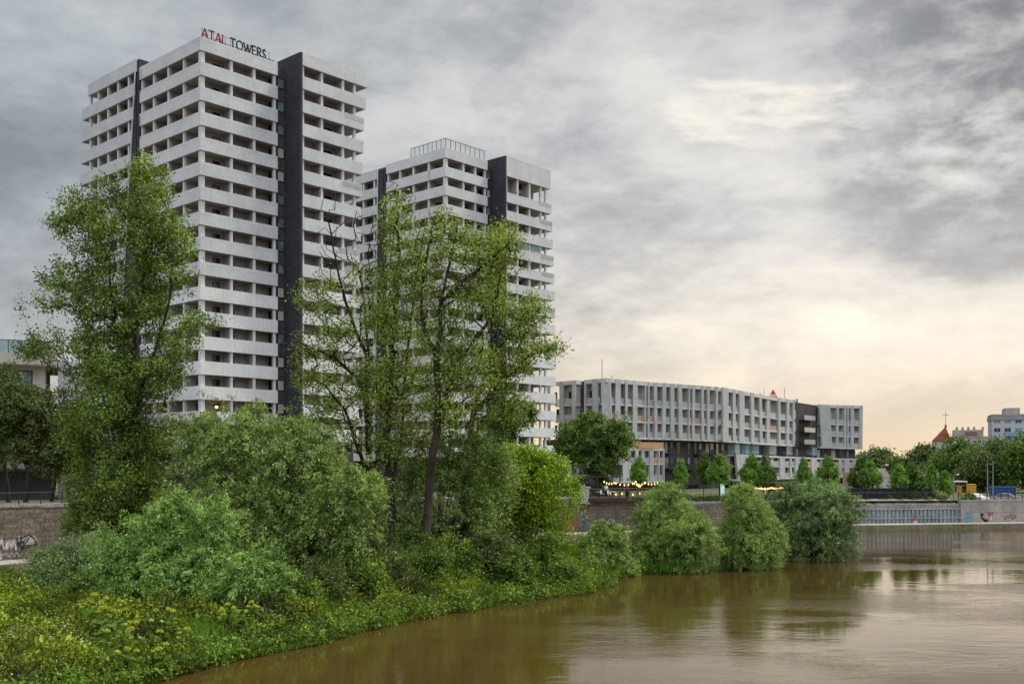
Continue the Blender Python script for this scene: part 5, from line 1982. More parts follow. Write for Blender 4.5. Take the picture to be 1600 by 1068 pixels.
# ------------------------------------------------------------------ trees on the embankment
GL = 'dark trees behind the left railing'
bush('street_tree', [(40, 650, 55, 42, 0), (15, 690, 40, 40, 0), (70, 690, 44, 38, 1), (45, 715, 40, 22, 0), (20, 630, 24, 24, 0)], 98, 'dark leafy tree at the left edge behind the railing', 'tree', GL, L_dark, 900, 30, 0.28,
     base=PZ(40, 98, 5.2), fork=(44, 735, .24), droop=0.5, tw=1.1, spread=0.25, wr=0.5)
bush('street_tree', [(-10, 640, 36, 50, 0), (-20, 690, 40, 40, 0), (8, 600, 20, 26, 0)], 103, 'dark tree cut by the left edge of the photo behind the railing', 'tree', GL, L_dark, 500, 30, 0.28, base=PZ(14, 103, 5.2), fork=(8, 735, .22), droop=0.5, tw=1.1, spread=0.25, wr=0.5)
bush('street_tree', [(105, 690, 44, 46, 0), (90, 645, 34, 34, 0), (120, 730, 36, 28, 0)], 101, 'dark tree between the left railing and the tall poplar', 'tree', GL, L_dark, 620, 30, 0.28, base=PZ(80, 101, 5.2), fork=(86, 742, .2), droop=0.5, tw=1.1, spread=0.25, wr=0.5)
bush('chestnut_tree', [(928, 692, 42, 30, 0), (900, 688, 26, 26, 0), (955, 682, 27, 28, 0), (930, 664, 28, 17, 0), (925, 718, 28, 20, 0), (965, 702, 19, 22, 0), (888, 705, 16, 17, 1), (942, 735, 24, 18, 0)], 140,
     'broad dark green tree with a wide crown in front of the long apartment block', 'tree', None, L_big, 1300, 32, 0.30, base=PZ(945, 140, 4.5), fork=(944, 738, .45), droop=0.3, tw=1.0, spread=0.22, wr=0.6)
bush('chestnut_tree', [(800, 655, 28, 22, 0), (815, 650, 18, 14, 0), (785, 665, 26, 24, 0)], 150, 'dark green tree top in front of the foot of the second tower', 'tree', None, L_big, 420, 30, 0.38,
     base=PZ(800, 150, 4.5), fork=(800, 700, .35), droop=0.3, tw=1.3, spread=0.3, wr=0.55)


def young_tree(name, H, W, seed, mat, label, cat='tree', leaf=0.28, clumps=420):
    """prototype at the origin: straight stem, ovate crown"""
    global rng
    keep = rng
    rng = np.random.default_rng(seed)
    o = empty(name, (0, 0, 0), label, cat)
    m = MB()
    m.tube([(0, 0, -0.6), (0.03, 0, H * .3), (0, 0.04, H * .85)], [0.13, 0.1, 0.03], 7)
    for k in range(10):
        a = k * 2.4
        z = H * (0.3 + 0.05 * k)
        m.tube([(0, 0, z), (math.cos(a) * W * .28, math.sin(a) * W * .28, z + H * .08), (math.cos(a) * W * .42, math.sin(a) * W * .42, z + H * .16)], [0.05, 0.03, 0.012], 4)
    m.build('trunk', bark_d, o)
    r = random.Random(seed)
    lobes = [(0, 0, H * .52, W * .40, W * .40, H * .20), (r.uniform(-.2, .2), 0, H * .70, W * .28, W * .28, H * .17), (r.uniform(-.1, .1), 0, H * .86, W * .13, W * .13, H * .13)]
    for k in range(4):
        a = k * 1.7 + r.random()
        lobes.append((math.cos(a) * W * .26, math.sin(a) * W * .26, H * r.uniform(.42, .62), W * .22, W * .22, H * .12))
    bush_leaves(lobes, clumps, 26, leaf, mat, 'crown', o, droop=0.2, tw=0.55, spread=0.15, wr=0.6, up=0.4, rough=0.35)
    rng = keep
    return o


protoA = young_tree('street_tree', 7.2, 4.4, 101, L_street, 'x')
protoB = young_tree('street_tree', 7.2, 4.4, 202, L_street, 'x')
protoC = young_tree('street_tree', 7.2, 4.0, 303, L_big, 'x')
used = {protoA: False, protoB: False, protoC: False}
GS_ = 'young trees along the embankment'


def place(proto, px, D, top_py, wscale, rz, label, group=GS_, z=None):
    zb = (TOPZ(px) if px < 1335 else 3.4) if z is None else z
    x = (px - 800) / F * D
    H = CAMZ + (HOR - top_py) / F * D - zb
    s = H / 7.2
    sc_ = (s * wscale * .88, s * wscale * .88, s)
    if not used[proto]:
        used[proto] = True
        proto.location = (x, D, zb)
        proto.rotation_euler = (0, 0, rz)
        proto.scale = sc_
        proto['label'] = label
        proto['group'] = group
        return proto
    return dup(proto, (x, D, zb), rz, sc_, label, group)


for i, (px, D, top, ws, lb_) in enumerate([
        (995, 137, 714, .85, 'young tree above the string lights of the cafe terrace, right of the broad dark tree'),
        (1062, 142, 717, .75, 'young tree in front of the dark brick storeys, leftmost of its row of three'),
        (1099, 146, 708, .72, 'slim young tree in front of the dark brick storeys, in the middle of three'),
        (1125, 142, 709, 1.0, 'full young tree just left of the slanted white panel of the apartment block'),
        (1173, 146, 711, 1.0, 'young tree in front of the slanted white panel of the apartment block'),
        (1199, 146, 713, .9, 'young tree right of the slanted panel, crown touching its left neighbour'),
        (1254, 148, 716, .75, 'slim young tree rising behind the tallest grey willow, on its left'),
        (1297, 148, 712, 1.0, 'young tree rising behind the tallest grey willow, on its right'),
        (1341, 150, 716, 1.0, 'young tree beside the right end of the apartment block, nearer the building'),
        (1364, 150, 719, .9, 'young tree right of the apartment block, with dark fence behind its stem'),
        (1402, 150, 726, 1.1, 'bright green young tree behind the dark fence, left of a matching one'),
        (1430, 150, 724, 1.1, 'bright green young tree behind the dark fence, right of a matching one'),
        (1456, 152, 727, .9, 'darker young tree in front of the red roofed church'),
        (1480, 152, 735, .8, 'thin yellowish young tree right of the church gable')]):
    ob_ = place((protoB, protoA, protoC, protoA, protoB, protoC)[i % 6], px, D, top, ws, i * 1.37, lb_)
    ob_.rotation_euler = (0.05 * math.sin(i * 2.1), 0.06 * math.cos(i * 1.7), i * 1.37)
place(protoA, 1482, 150, 752, .75, 1.0, 'small bushy tree directly in front of the dark fence', z=3.4)
place(protoB, 1457, 150, 757, .85, 2.0, 'low bushy tree in front of the dark fence left of the small one', z=3.4)

# small shrubs growing out of the rubble bank
for i, (px, py, r_, mt, lb_) in enumerate([(1384, 781, 7, L_yellow, 'yellowish shrub on the rubble above the steel panel'), (1446, 784, 8, L_shrub, 'green shrub hanging over the middle of the steel panel'), (1473, 781, 7, L_shrub, 'green shrub above the right half of the steel panel'),
                                           (1513, 781, 8, L_shrub, 'shrub at the joint of steel panel and light concrete wall'), (1405, 778, 7, L_dark, 'dark shrub along the foot of the fence, left one'), (1425, 778, 8, L_dark, 'dark shrub along the foot of the fence, right one'), (1348, 777, 8, L_big, 'dark shrub at left end of the dark fence')]):
    bush('shrub', [(px, py, r_, r_ * .8, 0), (px + r_ * .6, py + 2, r_ * .6, r_ * .5, .4)], 149, lb_, 'shrub', 'shrubs on top of the right embankment', mt, 90, 18, 0.24, base=PZ(px, 149, 3.7), droop=0.3, tw=0.6, wr=0.5)

# larger trees far behind, right
GF = 'distant trees at right'
for i, (lob, D, mt, lb_) in enumerate([
        ([(1368, 722, 22, 16, 0), (1385, 730, 18, 16, 0), (1355, 738, 24, 24, 0), (1378, 745, 20, 20, 0)], 290, L_far, 'distant tree at the right end of the long apartment block'),
        ([(1440, 722, 20, 16, 0), (1428, 735, 20, 18, 0), (1415, 732, 12, 12, 0), (1446, 708, 10, 8, 0)], 300, L_dark, 'distant dark tree left of the church roof'),
        ([(1500, 715, 30, 24, 0), (1485, 735, 26, 26, 0), (1515, 730, 24, 24, 0), (1500, 700, 16, 14, 0)], 230, L_big, 'large tree right of the church hiding the pale apartment house'),
        ([(1532, 738, 22, 26, 0), (1520, 750, 18, 22, 0), (1545, 745, 18, 26, 0)], 215, L_dark, 'brownish dark tree behind the two thin poles'),
        ([(1560, 712, 14, 20, 0), (1556, 735, 18, 24, 0), (1570, 748, 16, 20, 0)], 235, L_far, 'narrow tree in front of the blue and white tower block'),
        ([(1598, 712, 18, 28, 0), (1592, 740, 22, 24, 0), (1620, 730, 26, 40, 0)], 210, L_big, 'tree at the right edge of the photo beside the tower block'),
        ([(1468, 740, 18, 18, 0), (1455, 745, 14, 14, 0)], 260, L_far, 'grey green tree below the church wall'),
        ([(1690, 720, 60, 40, 0), (1760, 715, 60, 50, 0)], 230, L_far, 'broad tree beyond the right edge')]):
    if i == 7:
        continue
    px = lob[0][0]
    b = bush('broadleaf_tree', lob, D, lb_, 'tree', GF, mt, 520, 26, 0.55 * D / 230, base=PZ(px, D, 4.1), fork=(px, 755, .4), droop=0.2, tw=2.0, spread=0.5, wr=0.6)
# a far belt of trees closing the horizon
lob = []
for px in range(1290, 1720, 16):
    lob.append((px, 738 + random.uniform(-7, 5), 16, 11 + random.uniform(0, 5), random.uniform(-20, 20)))
far = []
for (px, py, rx, rz, dd) in lob:
    c = P(px, py, 520 + dd)
    s = (520 + dd) / F
    far.append((c.x, c.y, c.z, rx * s, 4, rz * s))
    far.append((c.x, c.y, 6, rx * s, 4, 4.0))
tag(bush_leaves(far, 2600, 22, 1.2, L_far, 'far_wood', None, droop=0.1, tw=3.0, spread=1.0, wr=0.7), 'far belt of trees along the horizon', None, kind='stuff')

# ------------------------------------------------------------------ far buildings
slate = surf('dark_slate', (0.16, 0.15, 0.15), 0.9, 0.2, 0.4)
redtile = brickmat('red_roof_tiles', (0.36, 0.10, 0.06), (0.44, 0.14, 0.08), (0.25, 0.07, 0.05), 0.5, 0.4, 0.03)


def facefr(px, D, ang):
    q = PZ(px, D, 0)
    a = Vector((math.cos(ang), math.sin(ang)))
    return frame_at(Vector((q.x, q.y)), a, Vector((-a.y, a.x))), q


# church gable with red roof and a cross
fr, q = facefr(1458, 400, R(-20))
ch = empty('church', (q.x, q.y, 4), 'church gable with red tiled roof and a cross between the distant trees', 'church')
m = MB()
m.box(fr, 0, 6.2, 0, 9, 4, 18.2)
m.build('wall', surf('greenish_plaster', (0.40, 0.45, 0.40), 0.9, 0.15, 0.2), ch)
m = MB()
A = [fr(-.4, -.4, 18.0), fr(6.6, -.4, 18.0), fr(6.6, 9, 18.0), fr(-.4, 9, 18.0)]
m.face([A[0], fr(4.6, 1.5, 23.6), fr(4.6, 9, 23.6), A[3]])
m.face([fr(4.6, 1.5, 23.6), A[1], A[2], fr(4.6, 9, 23.6)])
m.face([A[0], A[1], fr(4.6, 1.5, 23.6)])
m.build('roof', redtile, ch)
m = MB()
m.box(fr, 4.2, 5.0, 1.2, 2.0, 23.2, 24.4)
m.build('ridge_turret', slate, ch)
m = MB()
m.tube([fr(4.6, 1.6, 24.3), fr(4.6, 1.6, 29.6)], 0.09, 5)
m.tube([fr(3.4, 1.6, 28.2), fr(5.8, 1.6, 28.2)], 0.09, 5)
m.build('cross', slate, ch)


def slabhouse(name, px0, px1, D, ang, zt, label, wallm, floors, nwin, fh=2.9, depth=14, blue=0.5, roof_boxes=()):
    fr, q = facefr(px0, D, ang)
    W = (px1 - px0) / F * D / math.cos(ang) / (1 - (px1 - 800) / F * math.tan(ang)) if abs(ang) > 1e-3 else (px1 - px0) / F * D
    o = empty(name, (q.x, q.y, 4), label, 'apartment block')
    m = MB()
    m.box(fr, 0, W, 0, depth, 3.8, zt)
    m.build('wall', wallm, o)
    m = MB()
    m.box(fr, -.2, W + .2, -.2, depth, zt, zt + .5)
    m.build('roof_edge', conc_l, o)
    for (a, b, h) in roof_boxes:
        m = MB()
        m.box(fr, W * a, W * b, 3, depth - 2, zt + .5, zt + h)
        m.build('roof_house', conc_l, o)
    r = random.Random(px0)
    for f in range(floors):
        z = zt - 0.9 - fh * f
        for k in range(nwin):
            c = W * (k + .5) / nwin
            ww = W / nwin * 0.33
            m = MB()
            m.box(fr, c - ww, c + ww, -0.08, 0.05, z - 1.5, z, 0)
            m.box(fr, c - ww + .1, c - .05, -0.12, -0.08, z - 1.4, z - .1, 1)
            m.box(fr, c + .05, c + ww - .1, -0.12, -0.08, z - 1.4, z - .1, 1)
            m.build('window', [white_paint, wglass if r.random() < .6 else bglass], o)
    return o, fr, W


pale = surf('pale_beige_render', (0.46, 0.42, 0.40), 0.9, 0.15, 0.15)
o, fr, W = slabhouse('apartment_building', 1476, 1552, 410, R(-18), 19.6, 'pale stepped apartment house behind the trees right of the church', pale, 4, 9, roof_boxes=((.22, .82, 3.2),))
m = MB()
m.box(fr, W * .45, W * .68, 1.5, 3.0, 20.1, 22.0)
m.build('dormer', surf('maroon_cladding', (0.22, 0.13, 0.14), 0.8, 0.2), o)
m = MB()
for a in (.26, .38, .5, .62, .8):
    m.box(fr, W * a, W * a + .8, 5, 6, 22.7, 24.0)
m.build('chimney', conc, o)
lilac = surf('lilac_white_panels', (0.46, 0.50, 0.58), 0.85, 0.14, 0.12)
o, fr, W = slabhouse('tower_block', 1550, 1650, 330, R(-20), 24.6, 'blue and white panel tower block at the right edge', lilac, 6, 6, roof_boxes=((.22, .46, 2.6),))
m = MB()
m.box(fr, -0.3, W + .2, -0.3, 14, 23.2, 24.4)
m.build('attic_band', surf('grey_attic', (0.33, 0.32, 0.34), 0.9, 0.15, 0.3), o)
bluep = surf('blue_panel', (0.22, 0.36, 0.50), 0.8, 0.2, 0.3)
for f in range(6):
    m = MB()
    m.box(fr, W * .20, W * .47, -0.9, -0.14, 18.0 - 2.9 * f, 19.1 - 2.9 * f)
    m.build('balcony', bluep, o)

# ------------------------------------------------------------------ right bank: fence, containers, cars, poles
fc = empty('barrier_fence', (*emb(1340, 8), 4), 'long dark blue construction fence between the young trees and the rubble bank', 'fence')
for i in range(17):
    a, b = 1338 + i * 10.2, 1338 + (i + 1) * 10.2 - .25
    m = MB()
    m.strip([emb(a, 7 + .02 * (i % 2)), emb(b, 7 + .02 * (i % 2))], 0.06, 4.05, 5.55)
    m.build('fence_panel', surf('navy_fence', (0.018, 0.020, 0.034), 0.6, 0.25), fc)
    m = MB()
    p = emb(a, 6.9)
    m.tube([(p.x, p.y, 3.0), (p.x, p.y, 5.6)], 0.05, 5)
    m.build('post', metal_d, fc)
p_, z_ = pathz(1340, 1506, WOFF + 2.2, 0.05)
railing('railing', p_, z_, 1.0, 1.0, 'dark railing with close bars in front of the dark blue fence', metal_d, (1.0, 0.15), 0.25)
# pinkish hoarding / low sheds behind the fence
for (a, b, D, z1, mt, nm, lb_) in [(1338, 1372, 185, 7.6, surf('pink_plaster', (0.50, 0.36, 0.30), 0.9, 0.2, 0.3), 'site_wall', 'low pinkish wall behind the dark fence at the end of the apartment block'),
                                   (1375, 1393, 200, 7.6, surf('white_gable', (0.52, 0.48, 0.46), 0.9, 0.2, 0.3), 'shed', 'small white gabled shed between two young trees'),
                                   (1434, 1470, 200, 7.2, surf('grey_hoarding', (0.36, 0.36, 0.37), 0.8, 0.2, 0.3), 'site_wall', 'low grey wall behind the dark fence below the church')]:
    fr, q = facefr(a, D, R(10))
    W = (b - a) / F * D
    o = empty(nm, (q.x, q.y, 4), lb_, 'wall' if nm == 'site_wall' else 'shed')
    m = MB()
    m.box(fr, 0, W, 0, 5, 3.8, z1 - (1.2 if nm == 'shed' else 0))
    m.build('wall', mt, o)
    if nm == 'shed':
        m = MB()
        z0 = z1 - 1.2
        m.face([fr(-.2, -.2, z0), fr(W * .5, -.2, z1 + .6), fr(W * .5, 5, z1 + .6), fr(-.2, 5, z0)])
        m.face([fr(W * .5, -.2, z1 + .6), fr(W + .2, -.2, z0), fr(W + .2, 5, z0), fr(W * .5, 5, z1 + .6)])
        m.face([fr(-.1, -.1, z0), fr(W + .1, -.1, z0), fr(W * .5, -.1, z1 + .5)])
        m.build('roof', mt, o)
    else:
        m = MB()
        m.box(fr, -.1, W + .1, -.1, .4, z1, z1 + .2)
        m.build('coping', conc_l, o)


def container(px, D, L, H, rz, mt, label, cat='container', z=3.1, name='shipping_container'):
    fr, q = facefr(px, D, rz)
    o = empty(name, (q.x, q.y, z), label, cat)
    m = MB()
    n = int(L / 0.28)
    dpt = 2.4
    for k in range(n):
        a, b = L * k / n, L * (k + 1) / n
        o_ = 0.0 if k % 2 else 0.09
        m.box(fr, a, b, o_, dpt, z + .2, z + H - .12)
    m.build('corrugated_side', mt, o)
    m = MB()
    m.box(fr, -.05, L + .05, -.05, .1, z, z + .2)
    m.box(fr, -.05, L + .05, -.05, dpt + .05, z + H - .12, z + H)
    for a in (-.05, L - .1):
        m.box(fr, a, a + .15, -.06, .1, z + .2, z + H - .12)
    m.build('frame', mt, o)
    m = MB()
    for k in range(4):
        m.box(fr, L + .05, L + .09, .3 + .5 * k, .36 + .5 * k, z + .3, z + H - .3)
    m.build('door_bars', metal_g, o)
    return o


container(1547, 165, 3.7, 2.3, R(-22), surf('blue_container_paint', (0.03, 0.10, 0.30), 0.55, 0.2, 0.6), 'blue metal container behind the silver car at right')
container(1511, 168, 1.3, 2.65, R(-22), surf('yellow_container_paint', (0.62, 0.36, 0.03), 0.55, 0.2, 0.6), 'yellow site container behind the white car')
container(1496, 170, 0.6, 2.3, R(-22), MATS['yellow_container_paint'], 'small yellow orange site box under the white canopy')
# white canopy
fr, q = facefr(1488, 170, R(4))
o = empty('canopy', (q.x, q.y, 4), 'flat white canopy roof on thin posts left of the yellow container', 'canopy')
m = MB()
m.box(fr, 0, 2.6, 0, 2.5, 6.05, 6.25)
m.build('roof', white_paint, o)
for u, v in ((.05, .1), (2.5, .1), (.05, 2.3), (2.5, 2.3)):
    m = MB()
    m.tube([fr(u, v, 3.9), fr(u, v, 6.05)], 0.05, 5)
    m.build('post', metal_g, o)

PROFILE = [(-2.15, .32), (-2.2, .62), (-2.12, .86), (-1.35, .98), (-0.62, 1.42), (0.55, 1.46), (1.35, 1.02), (2.0, .94), (2.18, .70), (2.15, .32)]


def car(x, y, z, rz, mt, label):
    o = empty('parked_car', (x, y, z), label, 'car', 'cars parked behind the railing')
    o.rotation_euler = (0, 0, rz)

    def put(mb, name, mats, par=o, smooth=False):
        ob = mb.build(name, mats, None, smooth)
        ob.parent = par
        return ob
    m = MB()
    hw = 0.86
    n = len(PROFILE)
    for sgn in (0,):
        L_ = [(a, -hw * (1 if b < 1.0 else 0.80), b) for a, b in PROFILE]
        R_ = [(a, hw * (1 if b < 1.0 else 0.80), b) for a, b in PROFILE]
        m.face(list(reversed(L_)))
        m.face(R_)
        for k in range(n):
            j = (k + 1) % n
            m.face([L_[k], L_[j], R_[j], R_[k]])
    b = put(m, 'body', mt)
    for s in (-1, 1):
        m = MB()
        y0 = s * (hw * .9)
        pts = [(-1.1, 1.0), (-0.58, 1.36), (-.05, 1.38), (-.05, 1.0)]
        m.face([(a, s * (hw * (1.01 if c < 1.1 else .835)), c) for a, c in pts])
        pts = [(.03, 1.0), (.03, 1.38), (.5, 1.39), (1.1, 1.02)]
        m.face([(a, s * (hw * (1.01 if c < 1.1 else .835)), c) for a, c in pts])
        put(m, 'side_window', wglass)
        for wx in (-1.35, 1.35):
            m = MB()
            m.tube([(wx, s * (hw - .2), .33), (wx, s * (hw + .03), .33)], .33, 14)
            wo = put(m, 'wheel', metal_d)
            m = MB()
            m.tube([(wx, s * (hw + .02), .33), (wx, s * (hw + .045), .33)], .2, 10)
            put(m, 'rim', metal_g, wo)
        m = MB()
        m.face([(2.16, s * .8, .72), (2.16, s * .45, .72), (2.1, s * .45, .86), (2.1, s * .8, .86)])
        put(m, 'headlight', white_paint)
    m = MB()
    m.face([(0.62, -.68, 1.45), (0.62, .68, 1.45), (1.33, .82, 1.06), (1.33, -.82, 1.06)])
    put(m, 'windscreen', wglass)
    return o


carw = surf('white_car_paint', (0.62, 0.63, 0.65), 0.3, 0.04, spec=0.6)
cars_ = surf('silver_car_paint', (0.30, 0.29, 0.31), 0.3, 0.05, spec=0.6)
q = PZ(1521, 156, 0)
car(q.x, q.y, 3.15, R(118), carw, 'white car parked beside the end of the dark fence')
q = PZ(1570, 157, 0)
car(q.x, q.y, 3.15, R(150), cars_, 'silver and dark car parked in front of the blue container')


def lamp(px, D, top, label, arm=1.0, z=3.2, cat='pole', name='street_lamp', head=True, group=None):
    q = PZ(px, D, 0)
    H = CAMZ + (HOR - top) / F * D
    o = empty(name, (q.x, q.y, z), label, cat, group)
    m = MB()
    m.tube([(q.x, q.y, z - .3), (q.x, q.y, z + 3), (q.x, q.y, H)], [0.11, 0.09, 0.06], 7)
    m.build('pole', metal_g, o)
    if head:
        m = MB()
        m.tube([(q.x, q.y, H - .05), (q.x + arm * .6, q.y, H + .12), (q.x + arm, q.y, H + .1)], [0.045, 0.04, 0.04], 5)
        m.build('arm', metal_g, o)
        m = MB()
        m.tube([(q.x + arm * .8, q.y, H + .1), (q.x + arm, q.y, H + .12), (q.x + arm * 1.5, q.y, H + .08)], [0.06, 0.14, 0.08], 7)
        m.build('lamp_head', white_paint, o)
    return o


lamp(1377, 170, 727, 'slender street lamp between the trees right of the apartment block', 0.8)
lamp(1490, 175, 742, 'small street lamp beside the white canopy', 0.6)
lamp(1543, 158, 718, 'tall thin pole left of the blue container', head=False, name='pole')
lamp(1551.5, 158, 720, 'tall thin pole in front of the blue container', head=False, name='pole')

# ------------------------------------------------------------------ cafe terrace
zc_ = 4.85
dk = empty('terrace_deck', (*emb(950, 4), zc_), 'dark cafe terrace deck overhanging the stone wall', 'deck')
m = MB()
pth = along(emb, 939, 1034, WOFF - 0.9)
m.strip([p for p, k in pth], 9.0, zc_ - 0.42, zc_ - 0.05)
m.build('deck_boards', surf('dark_deck_wood', (0.06, 0.045, 0.035), 0.8, 0.3, 1.0), dk)
pth = along(emb, 940, 1034, WOFF - 0.8)
railing('terrace_railing', [p for p, k in pth], [zc_ - .05] * len(pth), 1.15, 1.3, 'dark bar railing round the cafe terrace beside the white pillar', metal_d, (1.0, 0.1), 0.2, 0.035)
m = MB()
p = emb(936.5, WOFF - .3)
frp = frame_at(p)
pil = empty('wall_pillar', (p.x, p.y, 4), 'white square pillar at the left end of the cafe terrace', 'pillar')
m.box(frp, -.4, .4, -.4, .4, 4.2, 6.1)
m.build('shaft', surf('pillar_plaster', (0.50, 0.50, 0.51), 0.9, 0.15, 1.0), pil)
m = MB()
m.box(frp, -.48, .48, -.48, .48, 6.1, 6.25)
m.build('cap', conc_l, pil)

# terrace pavilion: dark frame with a flat roof set back
pa_ = empty('terrace_pavilion', (*emb(980, 11), zc_), 'dark open pavilion behind the cafe terrace railing, hung with string lights', 'pavilion')
for i in range(8):
    p = emb(942 + 12.5 * i, WOFF + 5.0)
    m = MB()
    m.tube([(p.x, p.y, zc_ - .3), (p.x, p.y, zc_ + 2.5)], 0.07, 4)
    m.build('post', metal_d, pa_)
m = MB()
pth = along(emb, 941, 1031, WOFF + 4.9)
m.strip([p for p, k in pth], 0.2, zc_ + 2.45, zc_ + 2.62)
m.build('roof_beam', metal_d, pa_)
m = MB()
pth = along(emb, 905, 1034, WOFF + 10)
m.strip([p for p, k in pth], 0.2, zc_ - .4, zc_ + 2.5)
m.build('back_wall', surf('cafe_dark_wall', (0.05, 0.042, 0.04), 0.8, 0.35, 0.7), pa_)
bulb_m = emitmat('warm_bulb', (1.0, 0.52, 0.14), 2.8)


def string_lights(pts, n, label, r=0.075, sag=0.25):
    pts = [Vector(p) for p in pts]
    o = empty('string_lights', tuple(pts[0]), label, 'string lights', 'lit string lights of the cafes')
    line, bulbs = [], []
    for a, b in zip(pts[:-1], pts[1:]):
        for k in range(9):
            t = k / 8
            q = a.lerp(b, t) - Vector((0, 0, sag * 4 * t * (1 - t)))
            line.append(q)
    m = MB()
    m.tube(line, 0.018, 4)
    m.build('cable', metal_d, o)
    for k in range(n):
        f = (k + .5) / n * (len(line) - 1)
        i = int(f)
        q = line[i].lerp(line[min(i + 1, len(line) - 1)], f - i)
        m = MB()
        m.tube([q - Vector((0, 0, .03)), q - Vector((0, 0, .10)), q - Vector((0, 0, .20)), q - Vector((0, 0, .28))], [r * .4, r * .95, r, r * .35], 8)
        m.build('bulb', bulb_m, o, smooth=True)


def sp3(px, py, D):
    return tuple(P(px, py, D))


string_lights([sp3(942, 749, 131), sp3(960, 752, 131), sp3(990, 753, 132), sp3(1008, 752, 133), sp3(1030, 751, 134)], 20, 'string of warm bulbs along the top of the cafe terrace under the broad tree')
string_lights([sp3(948, 766, 135), sp3(975, 768, 136), sp3(1005, 767, 136)], 6, 'second lower string of few warm bulbs inside the cafe terrace', 0.11)
string_lights([sp3(992, 748, 129), sp3(1001, 757, 129)], 4, 'short hanging string of bulbs at the small tree on the cafe terrace', 0.11)
string_lights([sp3(1174, 758, 150), sp3(1190, 761, 151), sp3(1205, 760, 152), sp3(1220, 760, 153), sp3(1234, 759, 154)], 26, 'dense string of warm bulbs above the second cafe behind the willows', 0.11, 0.12)
# second cafe: awning and bright front behind the willows
c2 = empty('cafe_kiosk', (*mid_plan(1200, -38), 4), 'small cafe kiosk with white front below the dense string lights', 'kiosk')
q1, q2 = PZ(1176, 158, 0), PZ(1234, 163, 0)
m = MB()
m.strip([(q1.x, q1.y), (q2.x, q2.y)], 3.0, 3.9, 6.0)
m.build('wall', surf('kiosk_wall', (0.07, 0.06, 0.055), 0.8, 0.2), c2)
for i in range(7):
    a = Vector((q1.x, q1.y)).lerp(Vector((q2.x, q2.y)), (i + .1) / 7)
    b = Vector((q1.x, q1.y)).lerp(Vector((q2.x, q2.y)), (i + .8) / 7)
    m = MB()
    m.strip([(a.x, a.y - .12), (b.x, b.y - .12)], 0.06, 4.1, 5.6)
    m.build('front_panel', [white_paint, curtain, white_paint, wglass][i % 4], c2)
m = MB()
m.strip([(q1.x - .4, q1.y - 1.6), (q2.x + .4, q2.y - 1.6)], 4.8, 6.02, 6.14)
m.build('roof', metal_d, c2)
# lit display board on the path
q = PZ(1128, 146, 0)
adb = empty('display_board', (q.x, q.y, 4), 'pale glowing upright display board between the young trees and the railing', 'display board')
m = MB()
m.box(frame_at(Vector((q.x, q.y)), Vector((1, 0)), Vector((0, 1))), -.42, .42, 0, .18, 4.5, 6.6)
m.build('frame', metal_d, adb)
m = MB()
m.box(frame_at(Vector((q.x, q.y)), Vector((1, 0)), Vector((0, 1))), -.36, .36, -.03, 0, 4.6, 6.5)
m.build('screen', emitmat('pale_screen', (0.55, 0.8, 0.75), 0.5), adb)

# tables and chairs on the terrace
def table(px, off, label):
    p = emb(px, off)
    o = empty('cafe_table', (p.x, p.y, zc_ - .05), label, 'table', 'tables on the cafe terrace')
    m = MB()
    m.tube([(p.x, p.y, zc_ + .66), (p.x, p.y, zc_ + .72)], .42, 14)
    m.build('table_top', white_paint, o)
    m = MB()
    m.tube([(p.x, p.y, zc_ - .05), (p.x, p.y, zc_), (p.x, p.y, zc_ + .05), (p.x, p.y, zc_ + .66)], [.25, .24, .05, .05], 10)
    m.build('leg', metal_d, o)


def chair(px, off, label, mt):
    p = emb(px, off)
    fr = frame_at(p)
    o = empty('cafe_chair', (p.x, p.y, zc_ - .05), label, 'chair', 'chairs on the cafe terrace')
    z = zc_ - .05
    m = MB()
    m.box(fr, -.22, .22, -.22, .22, z + .43, z + .47)
    m.build('seat', mt, o)
    m = MB()
    m.box(fr, -.22, .22, .2, .24, z + .5, z + .92)
    m.build('backrest', mt, o)
    for a in (-.2, .2):
        for b in (-.2, .22):
            m = MB()
            m.tube([fr(a, b, z), fr(a, b, z + .45)], .02, 4)
            m.build('leg', metal_d, o)


for i, (px, lb_) in enumerate([(948, 'round white cafe table nearest the white pillar'), (968, 'round white cafe table in the middle of the terrace'), (990, 'round white cafe table at the right of the terrace')]):
    table(px, WOFF + 1.0, lb_)
for i, (px, lb_) in enumerate([(943, 'chair nearest the white pillar on the terrace'), (963, 'chair left of the middle terrace table'), (973, 'chair right of the middle terrace table'), (985, 'chair left of the right terrace table')]):
    chair(px, WOFF + 1.1, lb_, white_paint if i > 1 else metal_d)
# folded dark parasol block
p = emb(962, WOFF + 2.2)
um = empty('parasol', (p.x, p.y, zc_), 'black square parasol standing over the cafe terrace', 'parasol')
m = MB()
m.tube([(p.x, p.y, zc_ - .05), (p.x, p.y, zc_ + 2.2)], .04, 6)
m.build('pole', metal_d, um)
m = MB()
m.tube([(p.x, p.y, zc_ + 1.35), (p.x, p.y, zc_ + 1.6), (p.x, p.y, zc_ + 2.05), (p.x, p.y, zc_ + 2.25)], [.85, .8, .5, .06], 4)
m.build('canopy', surf('black_canvas', (0.012, 0.012, 0.014), 0.9, 0.2), um)


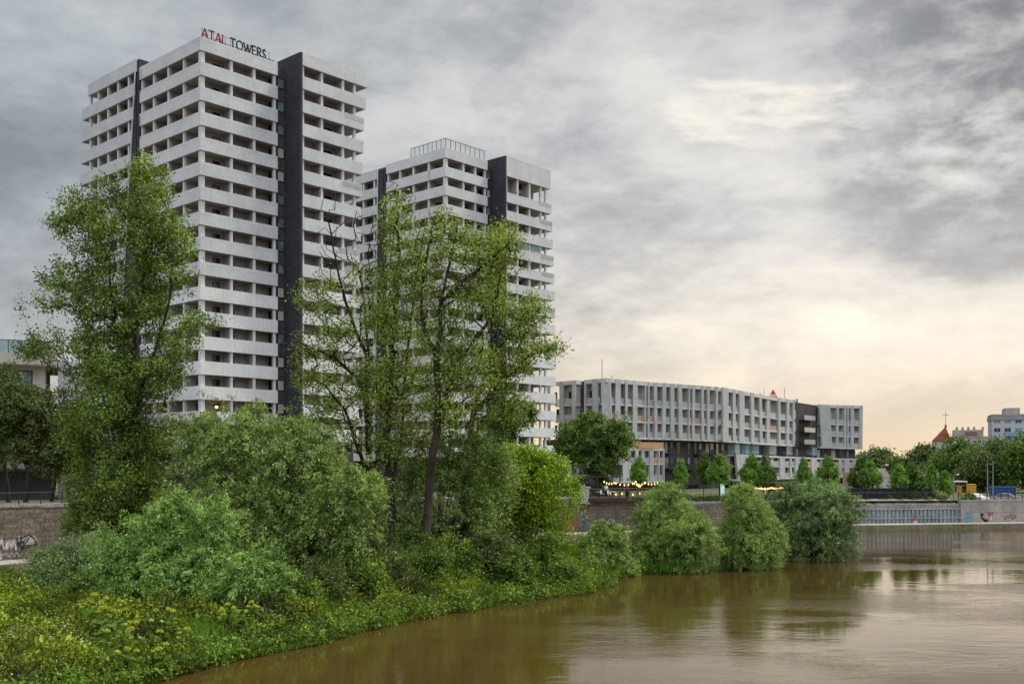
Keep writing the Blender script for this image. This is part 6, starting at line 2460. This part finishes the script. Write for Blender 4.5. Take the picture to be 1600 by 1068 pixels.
def person(px, off, zf, top, legs, hair, label, h=1.72, face=0.0):
    """standing figure: one skin body, clothes as children"""
    p = emb(px, off)
    o = empty('person', (p.x, p.y, zf), label, 'person')
    s = h / 1.72
    skin = surf('skin', (0.45, 0.28, 0.2), 0.6, 0.08)

    def tb(mb, pts, rad, sides=10):
        mb.tube([(p.x + a * s, p.y + b * s, zf + c * s) for a, b, c in pts], [r * s for r in rad], sides)
    m = MB()
    tb(m, [(0, 0, .98), (0, 0, 1.2), (0, 0, 1.40), (0, 0, 1.46), (0, 0, 1.51), (0, -.01, 1.56), (0, -.012, 1.62), (0, -.005, 1.68), (0, 0, 1.72)], [.13, .13, .12, .055, .055, .075, .088, .07, .02])
    for sg_ in (-1, 1):
        tb(m, [(sg_ * .17, 0, 1.38), (sg_ * .21, .02, 1.1), (sg_ * .2, -.06, .86), (sg_ * .19, -.08, .76), (sg_ * .19, -.09, .68)], [.05, .042, .032, .04, .015], 8)
        tb(m, [(sg_ * .09, 0, .95), (sg_ * .1, -.01, .5), (sg_ * .1, .02, .09), (sg_ * .1, -.02, .04), (sg_ * .1, -.14, .03)], [.085, .06, .042, .045, .03], 8)
    m.build('body', skin, o, smooth=True)
    m = MB()
    tb(m, [(0, 0, .9), (0, 0, 1.05), (0, 0, 1.25), (0, 0, 1.40), (0, 0, 1.46)], [.165, .15, .17, .16, .07])
    for sg_ in (-1, 1):
        tb(m, [(sg_ * .14, 0, 1.42), (sg_ * .19, .01, 1.3), (sg_ * .215, .02, 1.08)], [.06, .065, .055], 8)
    m.build('shirt', top, o, smooth=True)
    m = MB()
    for sg_ in (-1, 1):
        tb(m, [(sg_ * .08, 0, .98), (sg_ * .095, 0, .75), (sg_ * .1, -.01, .5), (sg_ * .1, .02, .1)], [.12, .1, .08, .062], 8)
    m.build('trousers', legs, o, smooth=True)
    m = MB()
    tb(m, [(0, .02, 1.58), (0, .025, 1.64), (0, .01, 1.71), (0, .005, 1.745)], [.08, .1, .08, .02])
    m.build('hair', hair, o, smooth=True)


darkcl = surf('dark_cloth', (0.03, 0.03, 0.04), 0.9, 0.2)
person(1009, WOFF + .6, zc_ - .05, surf('maroon_cloth', (0.20, 0.035, 0.045), 0.9, 0.2), darkcl, darkcl, 'person in dark red top standing at right end of the cafe terrace')
person(1014, WOFF + 1.1, zc_ - .05, darkcl, darkcl, surf('brown_hair', (0.06, 0.035, 0.02), 0.8, 0.2), 'person in dark clothes beside the one in dark red on the terrace', 1.66)
person(983, WOFF + 1.6, zc_ - .05, white_paint, darkcl, MATS['brown_hair'], 'person in white shirt standing among the terrace tables', 1.7)
